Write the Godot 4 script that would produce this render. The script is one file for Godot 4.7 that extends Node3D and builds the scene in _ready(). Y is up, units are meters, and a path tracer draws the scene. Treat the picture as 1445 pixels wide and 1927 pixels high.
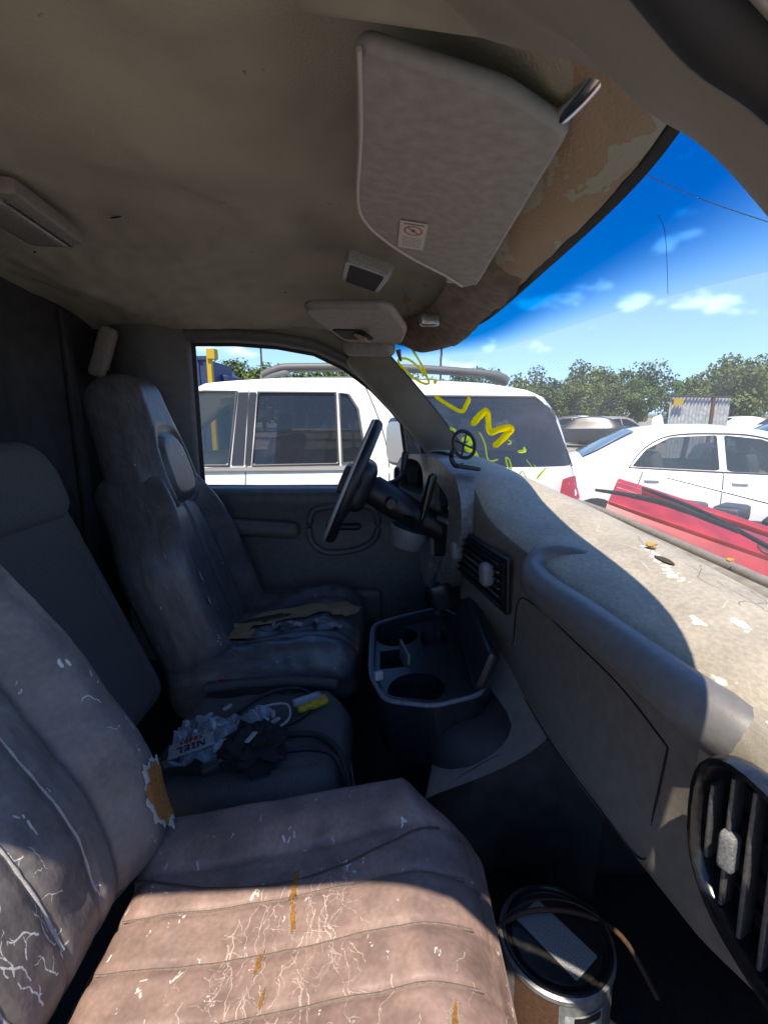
extends Node3D
# A derelict work van seen from its open passenger door, parked in a salvage yard.
# Plan: x runs to the front of the van, -z across it to the driver's side; heights in the tables are
# measured from the eye (EYE metres above the ground) and lifted by EYE when a node is placed.
const EYE := 1.62
var M := {}
var T := {}
var base_of := {}
var names := {}
var rng := RandomNumberGenerator.new()

# ---------------------------------------------------------------- nodes
func numbered(n: String) -> String:
	names[n] = names.get(n, 0) + 1
	return n if names[n] == 1 else "%s_%03d" % [n, names[n] - 1]

func tag(o, label, category, group = "", kind = ""):
	if label: o.set_meta("label", label)
	if category: o.set_meta("category", category)
	if group: o.set_meta("group", group)
	if kind: o.set_meta("kind", kind)
	return o

func thing(called, label, category, base = Vector3.ZERO, group = ""):
	var o := Node3D.new()
	o.name = numbered(called)
	add_child(o)
	o.position = base + Vector3(0, EYE, 0)
	base_of[o] = base
	return tag(o, label, category, group)

func part(parent, called, mesh, mat, label = ""):
	var o := MeshInstance3D.new()
	o.name = called
	o.mesh = mesh
	o.material_override = mat
	parent.add_child(o, true)
	if base_of.has(parent): o.position = -base_of[parent]
	if label: o.set_meta("label", label)
	return o

func solo(called, mesh, mat, label, category, group = "", kind = ""):
	var o := MeshInstance3D.new()
	o.name = numbered(called)
	o.mesh = mesh
	o.material_override = mat
	add_child(o)
	o.position = Vector3(0, EYE, 0)
	return tag(o, label, category, group, kind)

func structure(called, mesh, mat, label = ""):
	return solo(called, mesh, mat, label, "", "", "structure")

# ---------------------------------------------------------------- mesh tools
class MB:
	var v := PackedVector3Array()
	var uv := PackedVector2Array()
	var col := PackedColorArray()
	var idx := PackedInt32Array()
	func add(p: Vector3, t := Vector2.ZERO) -> int:
		v.append(p)
		uv.append(t)
		return v.size() - 1
	func tri(a: int, b: int, c: int):
		idx.append(a); idx.append(b); idx.append(c)
	func quad(a: int, b: int, c: int, d: int):
		tri(a, b, c); tri(a, c, d)
	func grid(nu: int, nv: int, f: Callable, closed_u := false, closed_v := false):
		var o := v.size()
		for j in nv + 1:
			for i in nu + 1:
				add(f.call(float(i) / nu, float(j) / nv), Vector2(float(i) / nu, float(j) / nv))
		for j in nv:
			for i in nu:
				var a := o + j * (nu + 1) + i
				quad(a, a + 1, a + nu + 2, a + nu + 1)
	func flat_poly(p: PackedVector3Array, uvs = null):
		var c := Vector3.ZERO
		for q in p: c += q
		c /= p.size()
		var n := Vector3.ZERO
		for i in p.size():
			n += (p[i] - c).cross(p[(i + 1) % p.size()] - c)
		n = n.normalized()
		var ax := n.cross(Vector3.UP if absf(n.y) < 0.9 else Vector3.RIGHT).normalized()
		var ay := n.cross(ax)
		var q2 := PackedVector2Array()
		for q in p: q2.append(Vector2((q - c).dot(ax), (q - c).dot(ay)))
		var t := Geometry2D.triangulate_polygon(q2)
		var o := v.size()
		for i in p.size(): add(p[i], uvs[i] if uvs != null else q2[i])
		for k in t.size() / 3: tri(o + t[k * 3], o + t[k * 3 + 1], o + t[k * 3 + 2])
	func box(c: Vector3, s: Vector3, b := Basis.IDENTITY):
		var h := s * 0.5
		for f in [[Vector3.RIGHT, Vector3.UP, Vector3.BACK], [Vector3.LEFT, Vector3.UP, Vector3.FORWARD], [Vector3.UP, Vector3.BACK, Vector3.RIGHT], [Vector3.DOWN, Vector3.BACK, Vector3.LEFT], [Vector3.BACK, Vector3.UP, Vector3.LEFT], [Vector3.FORWARD, Vector3.UP, Vector3.RIGHT]]:
			var o := v.size()
			for q in [[-1, -1], [1, -1], [1, 1], [-1, 1]]:
				add(c + b * (h * (f[0] + f[1] * q[0] + f[2] * q[1])), Vector2(q[0], q[1]) * 0.5 + Vector2(0.5, 0.5))
			quad(o, o + 1, o + 2, o + 3)
	func mesh(smooth_deg := 50.0, weld := 0.00012) -> ArrayMesh:
		# smooth normals for faces that meet at less than smooth_deg
		var nf := idx.size() / 3
		var fn := PackedVector3Array(); fn.resize(nf)
		var at := {}
		var key := PackedInt64Array(); key.resize(v.size())
		var ids := {}
		for i in v.size():
			var q := Vector3i((v[i] / weld).round())
			if not ids.has(q): ids[q] = ids.size()
			key[i] = ids[q]
		var about := []
		about.resize(ids.size())
		for f in nf:
			var a := v[idx[f * 3]]
			var n := (v[idx[f * 3 + 2]] - a).cross(v[idx[f * 3 + 1]] - a)
			fn[f] = n
			for k in 3:
				var w := key[idx[f * 3 + k]]
				if about[w] == null: about[w] = PackedInt32Array()
				about[w].append(f)
		var ov := PackedVector3Array(); var on := PackedVector3Array(); var ou := PackedVector2Array(); var oc := PackedColorArray()
		var lim := cos(deg_to_rad(smooth_deg))
		for f in nf:
			var me := fn[f].normalized()
			for k in 3:
				var i := idx[f * 3 + k]
				var n := Vector3.ZERO
				for g in about[key[i]]:
					if fn[g].normalized().dot(me) >= lim: n += fn[g]
				if n.length() < 1e-12: n = me if me.length() > 0.5 else Vector3.UP
				ov.append(v[i]); on.append(n.normalized()); ou.append(uv[i])
				if col.size(): oc.append(col[i])
		var arr := []
		arr.resize(Mesh.ARRAY_MAX)
		arr[Mesh.ARRAY_VERTEX] = ov
		arr[Mesh.ARRAY_NORMAL] = on
		arr[Mesh.ARRAY_TEX_UV] = ou
		if col.size(): arr[Mesh.ARRAY_COLOR] = oc
		var m := ArrayMesh.new()
		m.add_surface_from_arrays(Mesh.PRIMITIVE_TRIANGLES, arr)
		return m

func sheet(nu, nv, f: Callable, deg = 60.0) -> ArrayMesh:
	var b := MB.new()
	b.grid(nu, nv, f)
	return b.mesh(deg)

func bx(c, s, b = Basis.IDENTITY) -> ArrayMesh:
	var m := MB.new()
	m.box(c, s, b)
	return m.mesh(10)

# box with rounded edges whose points pass through shape(local point) before being placed
func rbox_add(m: MB, size: Vector3, r: float, seg: int, place: Transform3D, shape = null, even := false):
	var h := size * 0.5
	var core := h - Vector3.ONE * r
	var axes := [[Vector3.RIGHT, Vector3.BACK, Vector3.UP], [Vector3.LEFT, Vector3.FORWARD, Vector3.UP], [Vector3.UP, Vector3.RIGHT, Vector3.BACK], [Vector3.DOWN, Vector3.RIGHT, Vector3.FORWARD], [Vector3.BACK, Vector3.LEFT, Vector3.UP], [Vector3.FORWARD, Vector3.RIGHT, Vector3.UP]]
	for f in axes:
		var n := seg
		m.grid(n, n, func(a: float, b: float):
			# more points near the edges
			var u: float = (a - 0.5) * 2.0 if even else sin((a - 0.5) * PI) * 0.45 + (a - 0.5) * 1.1
			var w: float = (b - 0.5) * 2.0 if even else sin((b - 0.5) * PI) * 0.45 + (b - 0.5) * 1.1
			var p: Vector3 = f[0] * h + f[1] * h * (u) + f[2] * h * (w)
			var c := p.clamp(-core, core)
			var d := p - c
			var q := c + d.normalized() * r if d.length() > 1e-9 else p
			if shape != null: q = shape.call(q)
			return place * q)

func rbox(size, r, seg, place, shape = null, deg = 70.0) -> ArrayMesh:
	var m := MB.new()
	rbox_add(m, size, r, seg, place, shape)
	return m.mesh(deg, 0.0006)

func smooth_path(pts: PackedVector3Array, n: int) -> PackedVector3Array:
	var out := PackedVector3Array()
	for i in pts.size() - 1:
		var a := pts[maxi(i - 1, 0)]
		var d := pts[mini(i + 2, pts.size() - 1)]
		for k in n: out.append(pts[i].cubic_interpolate(pts[i + 1], a, d, float(k) / n))
	out.append(pts[pts.size() - 1])
	return out

func tube_add(m: MB, path: PackedVector3Array, r, sides := 10, closed := false, flat := 1.0, up := Vector3.UP):
	var n := path.size()
	var o := m.v.size()
	for i in n:
		var d := (path[(i + 1) % n] - path[(i - 1 + n) % n]) if closed else (path[mini(i + 1, n - 1)] - path[maxi(i - 1, 0)])
		d = d.normalized()
		var s := d.cross(up)
		if s.length() < 0.05: s = d.cross(Vector3.RIGHT)
		s = s.normalized()
		var w := s.cross(d)
		var rr: float = r[i] if r is Array else (r as float)
		for k in sides + 1:
			var a := TAU * k / sides
			m.add(path[i] + (s * cos(a) + w * sin(a) * flat) * rr, Vector2(float(k) / sides, float(i) / n))
	var rings := n if closed else n - 1
	for i in rings:
		for k in sides:
			var a := o + i * (sides + 1) + k
			var b := o + ((i + 1) % n) * (sides + 1) + k
			m.quad(a, a + 1, b + 1, b)
	if not closed:
		for e in [0, n - 1]:
			var c := m.add(path[e])
			for k in sides: 
				m.tri(c, o + e * (sides + 1) + k, o + e * (sides + 1) + k + 1)

func tube(path, r, sides = 10, closed = false, flat = 1.0, up = Vector3.UP) -> ArrayMesh:
	var m := MB.new()
	tube_add(m, path, r, sides, closed, flat, up)
	return m.mesh(75)

# plate cut from an outline in its own x-y plane, thick along z, with chamfered rims
func slab_add(m: MB, poly: PackedVector2Array, th: float, bev: float, place: Transform3D, warp = null):
	var n := poly.size()
	var area := 0.0
	for i in n: area += poly[i].cross(poly[(i + 1) % n])
	var sgn := signf(area)
	var inset := func(d: float):
		var out := PackedVector2Array()
		for i in n:
			var a := (poly[i] - poly[(i - 1 + n) % n]).normalized()
			var b := (poly[(i + 1) % n] - poly[i]).normalized()
			var nn := (Vector2(-a.y, a.x) + Vector2(-b.y, b.x)) * sgn
			nn = nn.normalized() / maxf(0.5, nn.length() * 0.5) if nn.length() > 1e-6 else Vector2.ZERO
			out.append(poly[i] + nn * d)
		return out
	var rings := [[inset.call(bev), th * 0.5], [inset.call(bev * 0.3), th * 0.5 - bev * 0.3], [poly, th * 0.5 - bev], [poly, -th * 0.5 + bev], [inset.call(bev * 0.3), -th * 0.5 + bev * 0.3], [inset.call(bev), -th * 0.5]]
	var at := func(q: Vector2, z: float):
		var p := Vector3(q.x, q.y, z)
		if warp != null: p = warp.call(p)
		return place * p
	var o := m.v.size()
	for rr in rings:
		for q in rr[0]: m.add(at.call(q, rr[1]), q)
	for k in rings.size() - 1:
		for i in n:
			var a := o + k * n + i
			var b := o + k * n + (i + 1) % n
			if sgn > 0: m.quad(a, a + n, b + n, b)
			else: m.quad(a, b, b + n, a + n)
	for e in [0, 5]:
		var pl: PackedVector2Array = rings[e][0]
		var t := Geometry2D.triangulate_polygon(pl)
		var o2 := m.v.size()
		for q in pl: m.add(at.call(q, rings[e][1]), q)
		if t.is_empty():
			# corners too tight for the cutter: fan round the middle
			var c := Vector2.ZERO
			for q in pl: c += q / n
			var hub := m.add(at.call(c, rings[e][1]), c)
			for i in n:
				if (sgn > 0) == (e == 0): m.tri(hub, o2 + (i + 1) % n, o2 + i)
				else: m.tri(hub, o2 + i, o2 + (i + 1) % n)
		for k in t.size() / 3:
			# the triangles' turning is found from their area
			var a2: Vector2 = pl[t[k * 3]]
			var turn := (pl[t[k * 3 + 1]] - a2).cross(pl[t[k * 3 + 2]] - a2) > 0.0
			if turn == (e == 0): m.tri(o2 + t[k * 3], o2 + t[k * 3 + 2], o2 + t[k * 3 + 1])
			else: m.tri(o2 + t[k * 3], o2 + t[k * 3 + 1], o2 + t[k * 3 + 2])

func slab(poly, th, bev, place, warp = null, deg = 50.0) -> ArrayMesh:
	var m := MB.new()
	slab_add(m, PackedVector2Array(poly), th, bev, place, warp)
	return m.mesh(deg)

func round_poly(w: float, h: float, r: float, n := 5) -> PackedVector2Array:
	var out := PackedVector2Array()
	for c in [[1, 1, 0], [-1, 1, 1], [-1, -1, 2], [1, -1, 3]]:
		for k in n + 1:
			var a: float = PI * 0.5 * (c[2] + float(k) / n)
			out.append(Vector2(c[0] * (w * 0.5 - r) + cos(a) * r, c[1] * (h * 0.5 - r) + sin(a) * r))
	return out

func soften(poly: Array, r := 0.25, n := 4) -> PackedVector2Array:
	# rounds every corner of an outline
	var out := PackedVector2Array()
	var c := poly.size()
	for i in c:
		var p: Vector2 = poly[i]
		var a: Vector2 = p.lerp(poly[(i - 1 + c) % c], r)
		var b: Vector2 = p.lerp(poly[(i + 1) % c], r)
		for k in n + 1:
			var t := float(k) / n
			out.append(a.lerp(p, t).lerp(p.lerp(b, t), t))
	return out

func lathe(profile: Array, place: Transform3D, seg := 40, deg = 40.0) -> ArrayMesh:
	var m := MB.new()
	m.grid(seg, profile.size() - 1, func(a: float, b: float):
		var i := int(round(b * (profile.size() - 1)))
		var ang: float = a * TAU
		return place * Vector3(cos(ang) * profile[i][0], profile[i][1], sin(ang) * profile[i][0]))
	return m.mesh(deg)

func frame(o: Vector3, x: Vector3, y: Vector3) -> Transform3D:
	var bxx := x.normalized()
	var bz := bxx.cross(y).normalized()
	return Transform3D(Basis(bxx, bz.cross(bxx), bz), o)

# ---------------------------------------------------------------- textures and materials
func lin(r, g, b) -> Color:
	return Color(r, g, b).linear_to_srgb()

func noise_tex(freq: float, lo: float, hi: float, seed_: int, oct := 4, size := 512, kind := FastNoiseLite.TYPE_SIMPLEX_SMOOTH) -> NoiseTexture2D:
	var n := FastNoiseLite.new()
	n.noise_type = kind
	n.seed = seed_
	n.frequency = freq
	n.fractal_octaves = oct
	var t := NoiseTexture2D.new()
	t.width = size
	t.height = size
	t.seamless = true
	t.noise = n
	var g := Gradient.new()
	g.set_color(0, Color(lo, lo, lo))
	g.set_color(1, Color(hi, hi, hi))
	t.color_ramp = g
	return t

func mat(c: Color, rough: float, tex = null, scale := 1.0, bump = null, bump_cm := 0.05) -> StandardMaterial3D:
	var m := StandardMaterial3D.new()
	m.albedo_color = c
	m.roughness = rough
	m.cull_mode = BaseMaterial3D.CULL_DISABLED
	m.metallic_specular = 0.5
	if tex != null or bump != null:
		m.uv1_triplanar = true
		m.uv1_scale = Vector3.ONE * scale
		if tex != null: m.albedo_texture = tex
		if bump != null:
			m.heightmap_enabled = true
			m.heightmap_texture = bump
			m.heightmap_scale = bump_cm
	return m

class Canvas:
	var w: int
	var h: int
	var d: PackedByteArray
	func _init(w_: int, h_: int, c: Color):
		w = w_; h = h_
		var im := Image.create(w, h, false, Image.FORMAT_RGBA8)
		im.fill(c)
		d = im.get_data()
	func dab(x: float, y: float, r: float, c: Color, a := 1.0, soft := 0.0, alpha = null):
		for j in range(int(floor(y - r)), int(ceil(y + r)) + 1):
			if j < 0 or j >= h: continue
			for i in range(int(floor(x - r)), int(ceil(x + r)) + 1):
				if i < 0 or i >= w: continue
				var q := Vector2(i - x, j - y).length()
				if q > r: continue
				var k := a * (1.0 if soft <= 0.0 else clampf((r - q) / (r * soft), 0.0, 1.0))
				var o := (j * w + i) * 4
				d[o] = int(lerpf(d[o], c.r * 255.0, k))
				d[o + 1] = int(lerpf(d[o + 1], c.g * 255.0, k))
				d[o + 2] = int(lerpf(d[o + 2], c.b * 255.0, k))
				if alpha != null: d[o + 3] = int(lerpf(d[o + 3], alpha * 255.0, k))
	func line(a: Vector2, b: Vector2, r: float, c: Color, al := 1.0, soft := 0.0, alpha = null):
		var n := int(ceil(a.distance_to(b) / maxf(0.5, r * 0.6))) + 1
		for k in n + 1:
			var p := a.lerp(b, float(k) / n)
			dab(p.x, p.y, r, c, al, soft, alpha)
	func tex() -> ImageTexture:
		return ImageTexture.create_from_image(Image.create_from_data(w, h, false, Image.FORMAT_RGBA8, d))
	func mottle(n: FastNoiseLite, amount: float, sx := 1.0, sy := 1.0):
		for j in h:
			for i in w:
				var k := 1.0 + amount * n.get_noise_2d(i * sx, j * sy)
				var o := (j * w + i) * 4
				d[o] = clampi(int(d[o] * k), 0, 255)
				d[o + 1] = clampi(int(d[o + 1] * k), 0, 255)
				d[o + 2] = clampi(int(d[o + 2] * k), 0, 255)

func noise(freq: float, sd: int, oct := 4) -> FastNoiseLite:
	var n := FastNoiseLite.new()
	n.noise_type = FastNoiseLite.TYPE_SIMPLEX_SMOOTH
	n.frequency = freq
	n.seed = sd
	n.fractal_octaves = oct
	return n

# ---------------------------------------------------------------- light and air
func _ready():
	rng.seed = 7
	var cam := Camera3D.new()
	cam.name = "camera"
	add_child(cam)
	cam.position = Vector3(0, EYE, 0)
	cam.rotation_degrees = Vector3(-11.6, 0, 0)
	cam.fov = 93.9
	cam.near = 0.01
	cam.far = 400.0
	cam.current = true
	var env := Environment.new()
	env.background_mode = Environment.BG_SKY
	env.tonemap_mode = Environment.TONE_MAPPER_LINEAR
	env.tonemap_exposure = 2.5
	env.sdfgi_enabled = true
	env.ssao_enabled = true
	env.ssil_enabled = true
	var sm := ProceduralSkyMaterial.new()
	sm.sky_top_color = Color(0.23, 0.41, 0.66)
	sm.sky_horizon_color = Color(0.61, 0.745, 0.85)
	sm.sky_curve = 0.13
	sm.ground_bottom_color = Color(0.42, 0.38, 0.33)
	sm.ground_horizon_color = Color(0.55, 0.55, 0.55)
	sm.sun_angle_max = 25.0
	sm.sun_curve = 0.1
	sm.sky_cover = clouds()
	sm.energy_multiplier = 1.0
	var sky := Sky.new()
	sky.sky_material = sm
	env.sky = sky
	var we := WorldEnvironment.new()
	we.name = "world"
	we.environment = env
	add_child(we)
	var sun := DirectionalLight3D.new()
	sun.name = "sun"
	sun.light_color = Color(1.0, 0.955, 0.88)
	sun.light_energy = 1.08
	sun.light_angular_distance = 0.5
	sun.shadow_enabled = true
	add_child(sun)
	sun.look_at_from_position(Vector3(-0.17, 1.0, 0.53), Vector3.ZERO, Vector3.RIGHT)
	materials()
	van_shell()
	driver_door()
	dashboard()
	steering()
	console()
	seats()
	overhead()
	windscreen()
	clutter()
	paint_can()
	yard()

func clouds() -> ImageTexture:
	var w := 1536
	var h := 768
	var im := Image.create(w, h, false, Image.FORMAT_RGBA8)
	im.fill(Color(0, 0, 0, 0))
	var n := noise(1.0, 11, 5)
	var big := noise(1.0, 5, 2)
	for j in h / 2:
		var el := (0.5 - (j + 0.5) / h) * PI
		var sy := sin(el)
		if sy < 0.02: continue
		for i in w:
			var az := (i + 0.5) / w * TAU
			var k := 1.0 / (sy + 0.25)
			var p := Vector3(cos(az) * cos(el) * k * 3.4, sin(az) * cos(el) * k * 3.4, sy * 6.0)
			var c := n.get_noise_3dv(p) * 0.85 + big.get_noise_3dv(p * 0.35) * 0.55 - 0.27
			var a := smoothstep(0.0, 0.28, c) * smoothstep(0.02, 0.10, sy)
			if a > 0.0: im.set_pixel(i, j, Color(0.62, 0.64, 0.68, a * 0.62))
	return ImageTexture.create_from_image(im)

func materials():
	T.fine = noise_tex(0.06, 0.72, 1.0, 1, 3)
	T.blotch = noise_tex(0.008, 0.70, 1.0, 2, 5)
	T.dirt = noise_tex(0.02, 0.68, 1.0, 3, 6)
	T.soft = noise_tex(0.03, 0.84, 1.0, 19, 6)
	T.paintdust = noise_tex(0.02, 0.90, 1.0, 14, 4)
	T.grain = noise_tex(0.22, 0.0, 1.0, 4, 2)
	T.vinyl = noise_tex(0.11, 0.0, 1.0, 9, 2, 512, FastNoiseLite.TYPE_CELLULAR)
	T.speck = noise_tex(0.05, 0.5, 1.0, 12, 5)
	M.liner = mat(lin(0.34, 0.30, 0.235), 0.95, T.blotch, 0.9, T.grain, 0.10)
	M.pillar = mat(lin(0.36, 0.325, 0.26), 0.75, T.blotch, 1.6, T.grain, 0.05)
	M.visor = mat(lin(0.33, 0.312, 0.30), 0.8, T.soft, 3.0, T.vinyl, 0.03)
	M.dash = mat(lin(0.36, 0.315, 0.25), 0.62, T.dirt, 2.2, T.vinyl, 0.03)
	M.face = mat(lin(0.195, 0.168, 0.14), 0.6, T.soft, 2.2, T.vinyl, 0.02)  # lower dash, darker than the pad: its shade is put into the colour
	M.handle = mat(lin(0.17, 0.162, 0.158), 0.45, T.soft, 3.0, T.vinyl, 0.02)
	M.panel = mat(lin(0.27, 0.245, 0.22), 0.6, T.soft, 2.6, T.vinyl, 0.03)
	M.black = mat(lin(0.022, 0.022, 0.025), 0.45, T.speck, 5.0)
	M.blackgloss = mat(lin(0.02, 0.02, 0.023), 0.22, T.speck, 4.0)
	M.rubber = mat(lin(0.018, 0.018, 0.02), 0.6)
	M.hole = mat(lin(0.006, 0.006, 0.007), 0.9)
	M.charcoal = mat(lin(0.075, 0.075, 0.083), 0.5, T.dirt, 3.0, T.vinyl, 0.04)
	M.doortrim = mat(lin(0.14, 0.137, 0.137), 0.5, T.soft, 2.0, T.vinyl, 0.03)
	M.cloth = mat(lin(0.135, 0.135, 0.135), 0.95, T.fine, 6.0, T.grain, 0.08)
	M.partition = mat(lin(0.042, 0.043, 0.048), 0.7, T.dirt, 1.4)
	M.carpet = mat(lin(0.03, 0.029, 0.03), 0.98, T.dirt, 3.0, T.grain, 0.25)
	M.foam = mat(lin(0.62, 0.28, 0.06), 0.95, T.dirt, 14.0, T.grain, 0.3)
	M.foampale = mat(lin(0.74, 0.52, 0.27), 0.95, T.dirt, 14.0, T.grain, 0.3)
	M.fringe = mat(lin(0.72, 0.69, 0.66), 0.9, T.speck, 20.0)
	M.peel = mat(lin(0.46, 0.45, 0.47), 0.7, T.dirt, 16.0)
	M.crackpale = mat(lin(0.47, 0.36, 0.295), 0.8, T.speck, 20.0)
	M.seam = mat(lin(0.20, 0.15, 0.12), 0.7, T.dirt, 20.0)
	M.piping = mat(lin(0.12, 0.075, 0.055), 0.6, T.dirt, 20.0)
	M.greyknob = mat(lin(0.34, 0.345, 0.35), 0.45, T.speck, 12.0)
	M.chrome = mat(lin(0.7, 0.7, 0.68), 0.25)
	M.chrome.metallic = 1.0
	M.steel = mat(lin(0.55, 0.55, 0.55), 0.35, T.dirt, 8.0)
	M.steel.metallic = 0.9
	M.bodycream = mat(lin(0.62, 0.58, 0.48), 0.35, T.blotch, 1.2)
	M.white = mat(lin(0.78, 0.78, 0.77), 0.28, T.paintdust, 0.5)
	M.white.clearcoat_enabled = true
	M.white.clearcoat = 0.4
	M.white.clearcoat_roughness = 0.08
	M.privacy = mat(Color(lin(0.02, 0.024, 0.032), 0.80), 0.03)
	M.privacy.transparency = BaseMaterial3D.TRANSPARENCY_ALPHA
	M.smoked = mat(Color(lin(0.04, 0.06, 0.065), 0.45), 0.03)
	M.smoked.transparency = BaseMaterial3D.TRANSPARENCY_ALPHA
	M.cabincloth = mat(lin(0.14, 0.13, 0.12), 0.9, T.dirt, 3.0)
	M.glassdark = mat(lin(0.012, 0.015, 0.018), 0.04)
	M.trimgrey = mat(lin(0.16, 0.155, 0.15), 0.55, T.speck, 6.0)
	M.slat = mat(lin(0.13, 0.13, 0.135), 0.28, T.speck, 6.0)
	M.trimdark = mat(lin(0.03, 0.031, 0.038), 0.35)
	M.red = mat(lin(0.42, 0.022, 0.03), 0.35, T.blotch, 1.5)
	M.redlens = mat(lin(0.36, 0.02, 0.025), 0.15)
	M.yellow = mat(lin(0.82, 0.56, 0.02), 0.5, T.speck, 4.0)
	M.paint = mat(lin(0.92, 0.66, 0.0), 0.55)
	M.paint.backlight_enabled = true
	M.paint.backlight = Color(1.34, 1.15, 0.03)
	M.paintlight = mat(lin(0.72, 0.80, 0.10), 0.6)
	M.paintlight.backlight_enabled = true
	M.paintlight.backlight = Color(1.25, 1.30, 0.30)
	M.label = mat(lin(0.55, 0.52, 0.44), 0.8)
	M.rustred = mat(lin(0.16, 0.03, 0.03), 0.6, T.dirt, 6.0)
	M.label2 = mat(lin(0.42, 0.42, 0.44), 0.7, T.dirt, 12.0)
	M.piping2 = mat(lin(0.42, 0.40, 0.38), 0.6)
	M.stained = mat(lin(0.25, 0.19, 0.15), 0.95, T.dirt, 3.0, T.grain, 0.12)
	M.lens = mat(lin(0.42, 0.42, 0.38), 0.35, T.speck, 8.0)
	M.leafdry = mat(lin(0.45, 0.25, 0.05), 0.8)
	M.plastic = mat(lin(0.42, 0.45, 0.52), 0.18, T.speck, 10.0)
	M.cloth2 = mat(lin(0.02, 0.02, 0.022), 0.9, T.fine, 9.0)
	M.canbody = mat(lin(0.48, 0.49, 0.50), 0.42, T.dirt, 7.0)
	M.canbody.metallic = 0.5
	M.lid = mat(lin(0.035, 0.033, 0.032), 0.3, T.dirt, 9.0)
	M.tape = mat(lin(0.58, 0.58, 0.57), 0.6, T.speck, 16.0)
	M.canlabel = mat(lin(0.60, 0.61, 0.62), 0.6, T.dirt, 9.0)
	M.rust = mat(lin(0.13, 0.065, 0.035), 0.7, T.dirt, 16.0)
	M.tray = mat(lin(0.022, 0.024, 0.032), 0.32, T.dirt, 6.0)
	M.trayedge = mat(lin(0.20, 0.21, 0.25), 0.45, T.dirt, 9.0)
	M.debris = mat(lin(0.10, 0.07, 0.04), 0.9, T.speck, 20.0)

# ---------------------------------------------------------------- van shell
func glass(s: float, t: float) -> Vector3:
	var q := 2.0 * s - 1.0
	return Vector3(0.62 - 0.36 * t - (0.23 + 0.06 * t) * pow(absf(q), 5.0) + 0.02 * sin(PI * t), -0.27 + 0.52 * t, -0.13 - 1.59 * s)

const OPENING := [[-0.69, 0.248], [-0.535, 0.248], [-0.384, 0.237], [-0.252, 0.214], [-0.148, 0.166], [-0.043, 0.088], [0.024, 0.02], [0.067, -0.031], [0.082, -0.138], [0.082, -0.20], [0.078, -0.272], [-0.166, -0.275], [-0.447, -0.276], [-0.692, -0.275], [-0.692, -0.10], [-0.691, 0.08]]

func opening(grow: float, z: float) -> PackedVector3Array:
	var out := PackedVector3Array()
	var n := OPENING.size()
	for i in n:
		var p := Vector2(OPENING[i][0], OPENING[i][1])
		var a := (p - Vector2(OPENING[(i - 1 + n) % n][0], OPENING[(i - 1 + n) % n][1])).normalized()
		var b := (Vector2(OPENING[(i + 1) % n][0], OPENING[(i + 1) % n][1]) - p).normalized()
		var nn := (Vector2(-a.y, a.x) + Vector2(-b.y, b.x))
		nn = nn / maxf(0.6, nn.length_squared() * 0.5) if nn.length() > 0.01 else nn
		p += nn * grow
		out.append(Vector3(p.x, p.y, z))
	return out

func loops_mesh(loops: Array, deg := 50.0) -> ArrayMesh:
	var m := MB.new()
	var n: int = loops[0].size()
	for k in loops.size() - 1:
		for i in n:
			var o := m.v.size()
			m.add(loops[k][i]); m.add(loops[k][(i + 1) % n]); m.add(loops[k + 1][(i + 1) % n]); m.add(loops[k + 1][i])
			m.quad(o, o + 1, o + 2, o + 3)
	return m.mesh(deg)

func outer_rect(x0, x1, y0, y1, z) -> PackedVector3Array:
	# a rectangle with one point for every point of the opening, pushed out from its middle
	var out := PackedVector3Array()
	var c := Vector2(-0.33, -0.05)
	for q in OPENING:
		var d := Vector2(q[0], q[1]) - c
		var k := 99.0
		if absf(d.x) > 1e-5: k = minf(k, ((x1 if d.x > 0 else x0) - c.x) / d.x)
		if absf(d.y) > 1e-5: k = minf(k, ((y1 if d.y > 0 else y0) - c.y) / d.y)
		out.append(Vector3(c.x + d.x * k, c.y + d.y * k, z))
	out[0] = Vector3(x0, y1, z); out[13] = Vector3(x0, y0, z); out[10] = Vector3(0.39, y0, z)
	# in front of the window the wall ends at the windscreen pillar
	for i in range(4, 10):
		var t := clampf((OPENING[i][1] + 0.27 + (0.10 if i < 6 else 0.0)) / 0.52, 0.0, 1.0)
		var g := glass(1.0, t)
		out[i] = Vector3(g.x - 0.02, g.y, z)
	out[4] = Vector3(-0.07, y1 - 0.04, z)
	out[3] = Vector3(-0.25, y1, z)
	return out

func liner_at(u: float, v: float) -> Vector3:
	var z := lerpf(-1.765, -0.085, v)
	var q := (z + 0.925) / 0.84
	var s := clampf((-0.13 - z) / 1.59, 0.0, 1.0)
	var g := glass(s, 1.0)
	var x := lerpf(-1.02, g.x - 0.002, u)
	var d := g.x - x
	var y := 0.365 - 0.075 * pow(absf(q), 4.0)
	var drop := 1.0 - smoothstep(0.0, 0.30, d)
	y = lerpf(y, g.y - 0.010, drop * drop * 0.55 + drop * 0.45)
	var n: float = sag.get_noise_2d(x * 3.0 + 4.0, z * 3.0)
	y += n * 0.014 * smoothstep(0.0, 0.15, d) * (1.0 - pow(absf(q), 6.0))
	y += 0.004 * sag.get_noise_2d(x * 14.0, z * 9.0)
	# loose cloth hanging by the driver's shoulder and over the middle
	y -= 0.030 * exp(-pow((x + 0.80) / 0.10, 2.0) - pow((z + 1.42) / 0.22, 2.0))
	y -= 0.018 * exp(-pow((x + 0.42) / 0.13, 2.0) - pow((z + 0.72) / 0.10, 2.0))
	return Vector3(x, y, z)
var sag: FastNoiseLite

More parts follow.
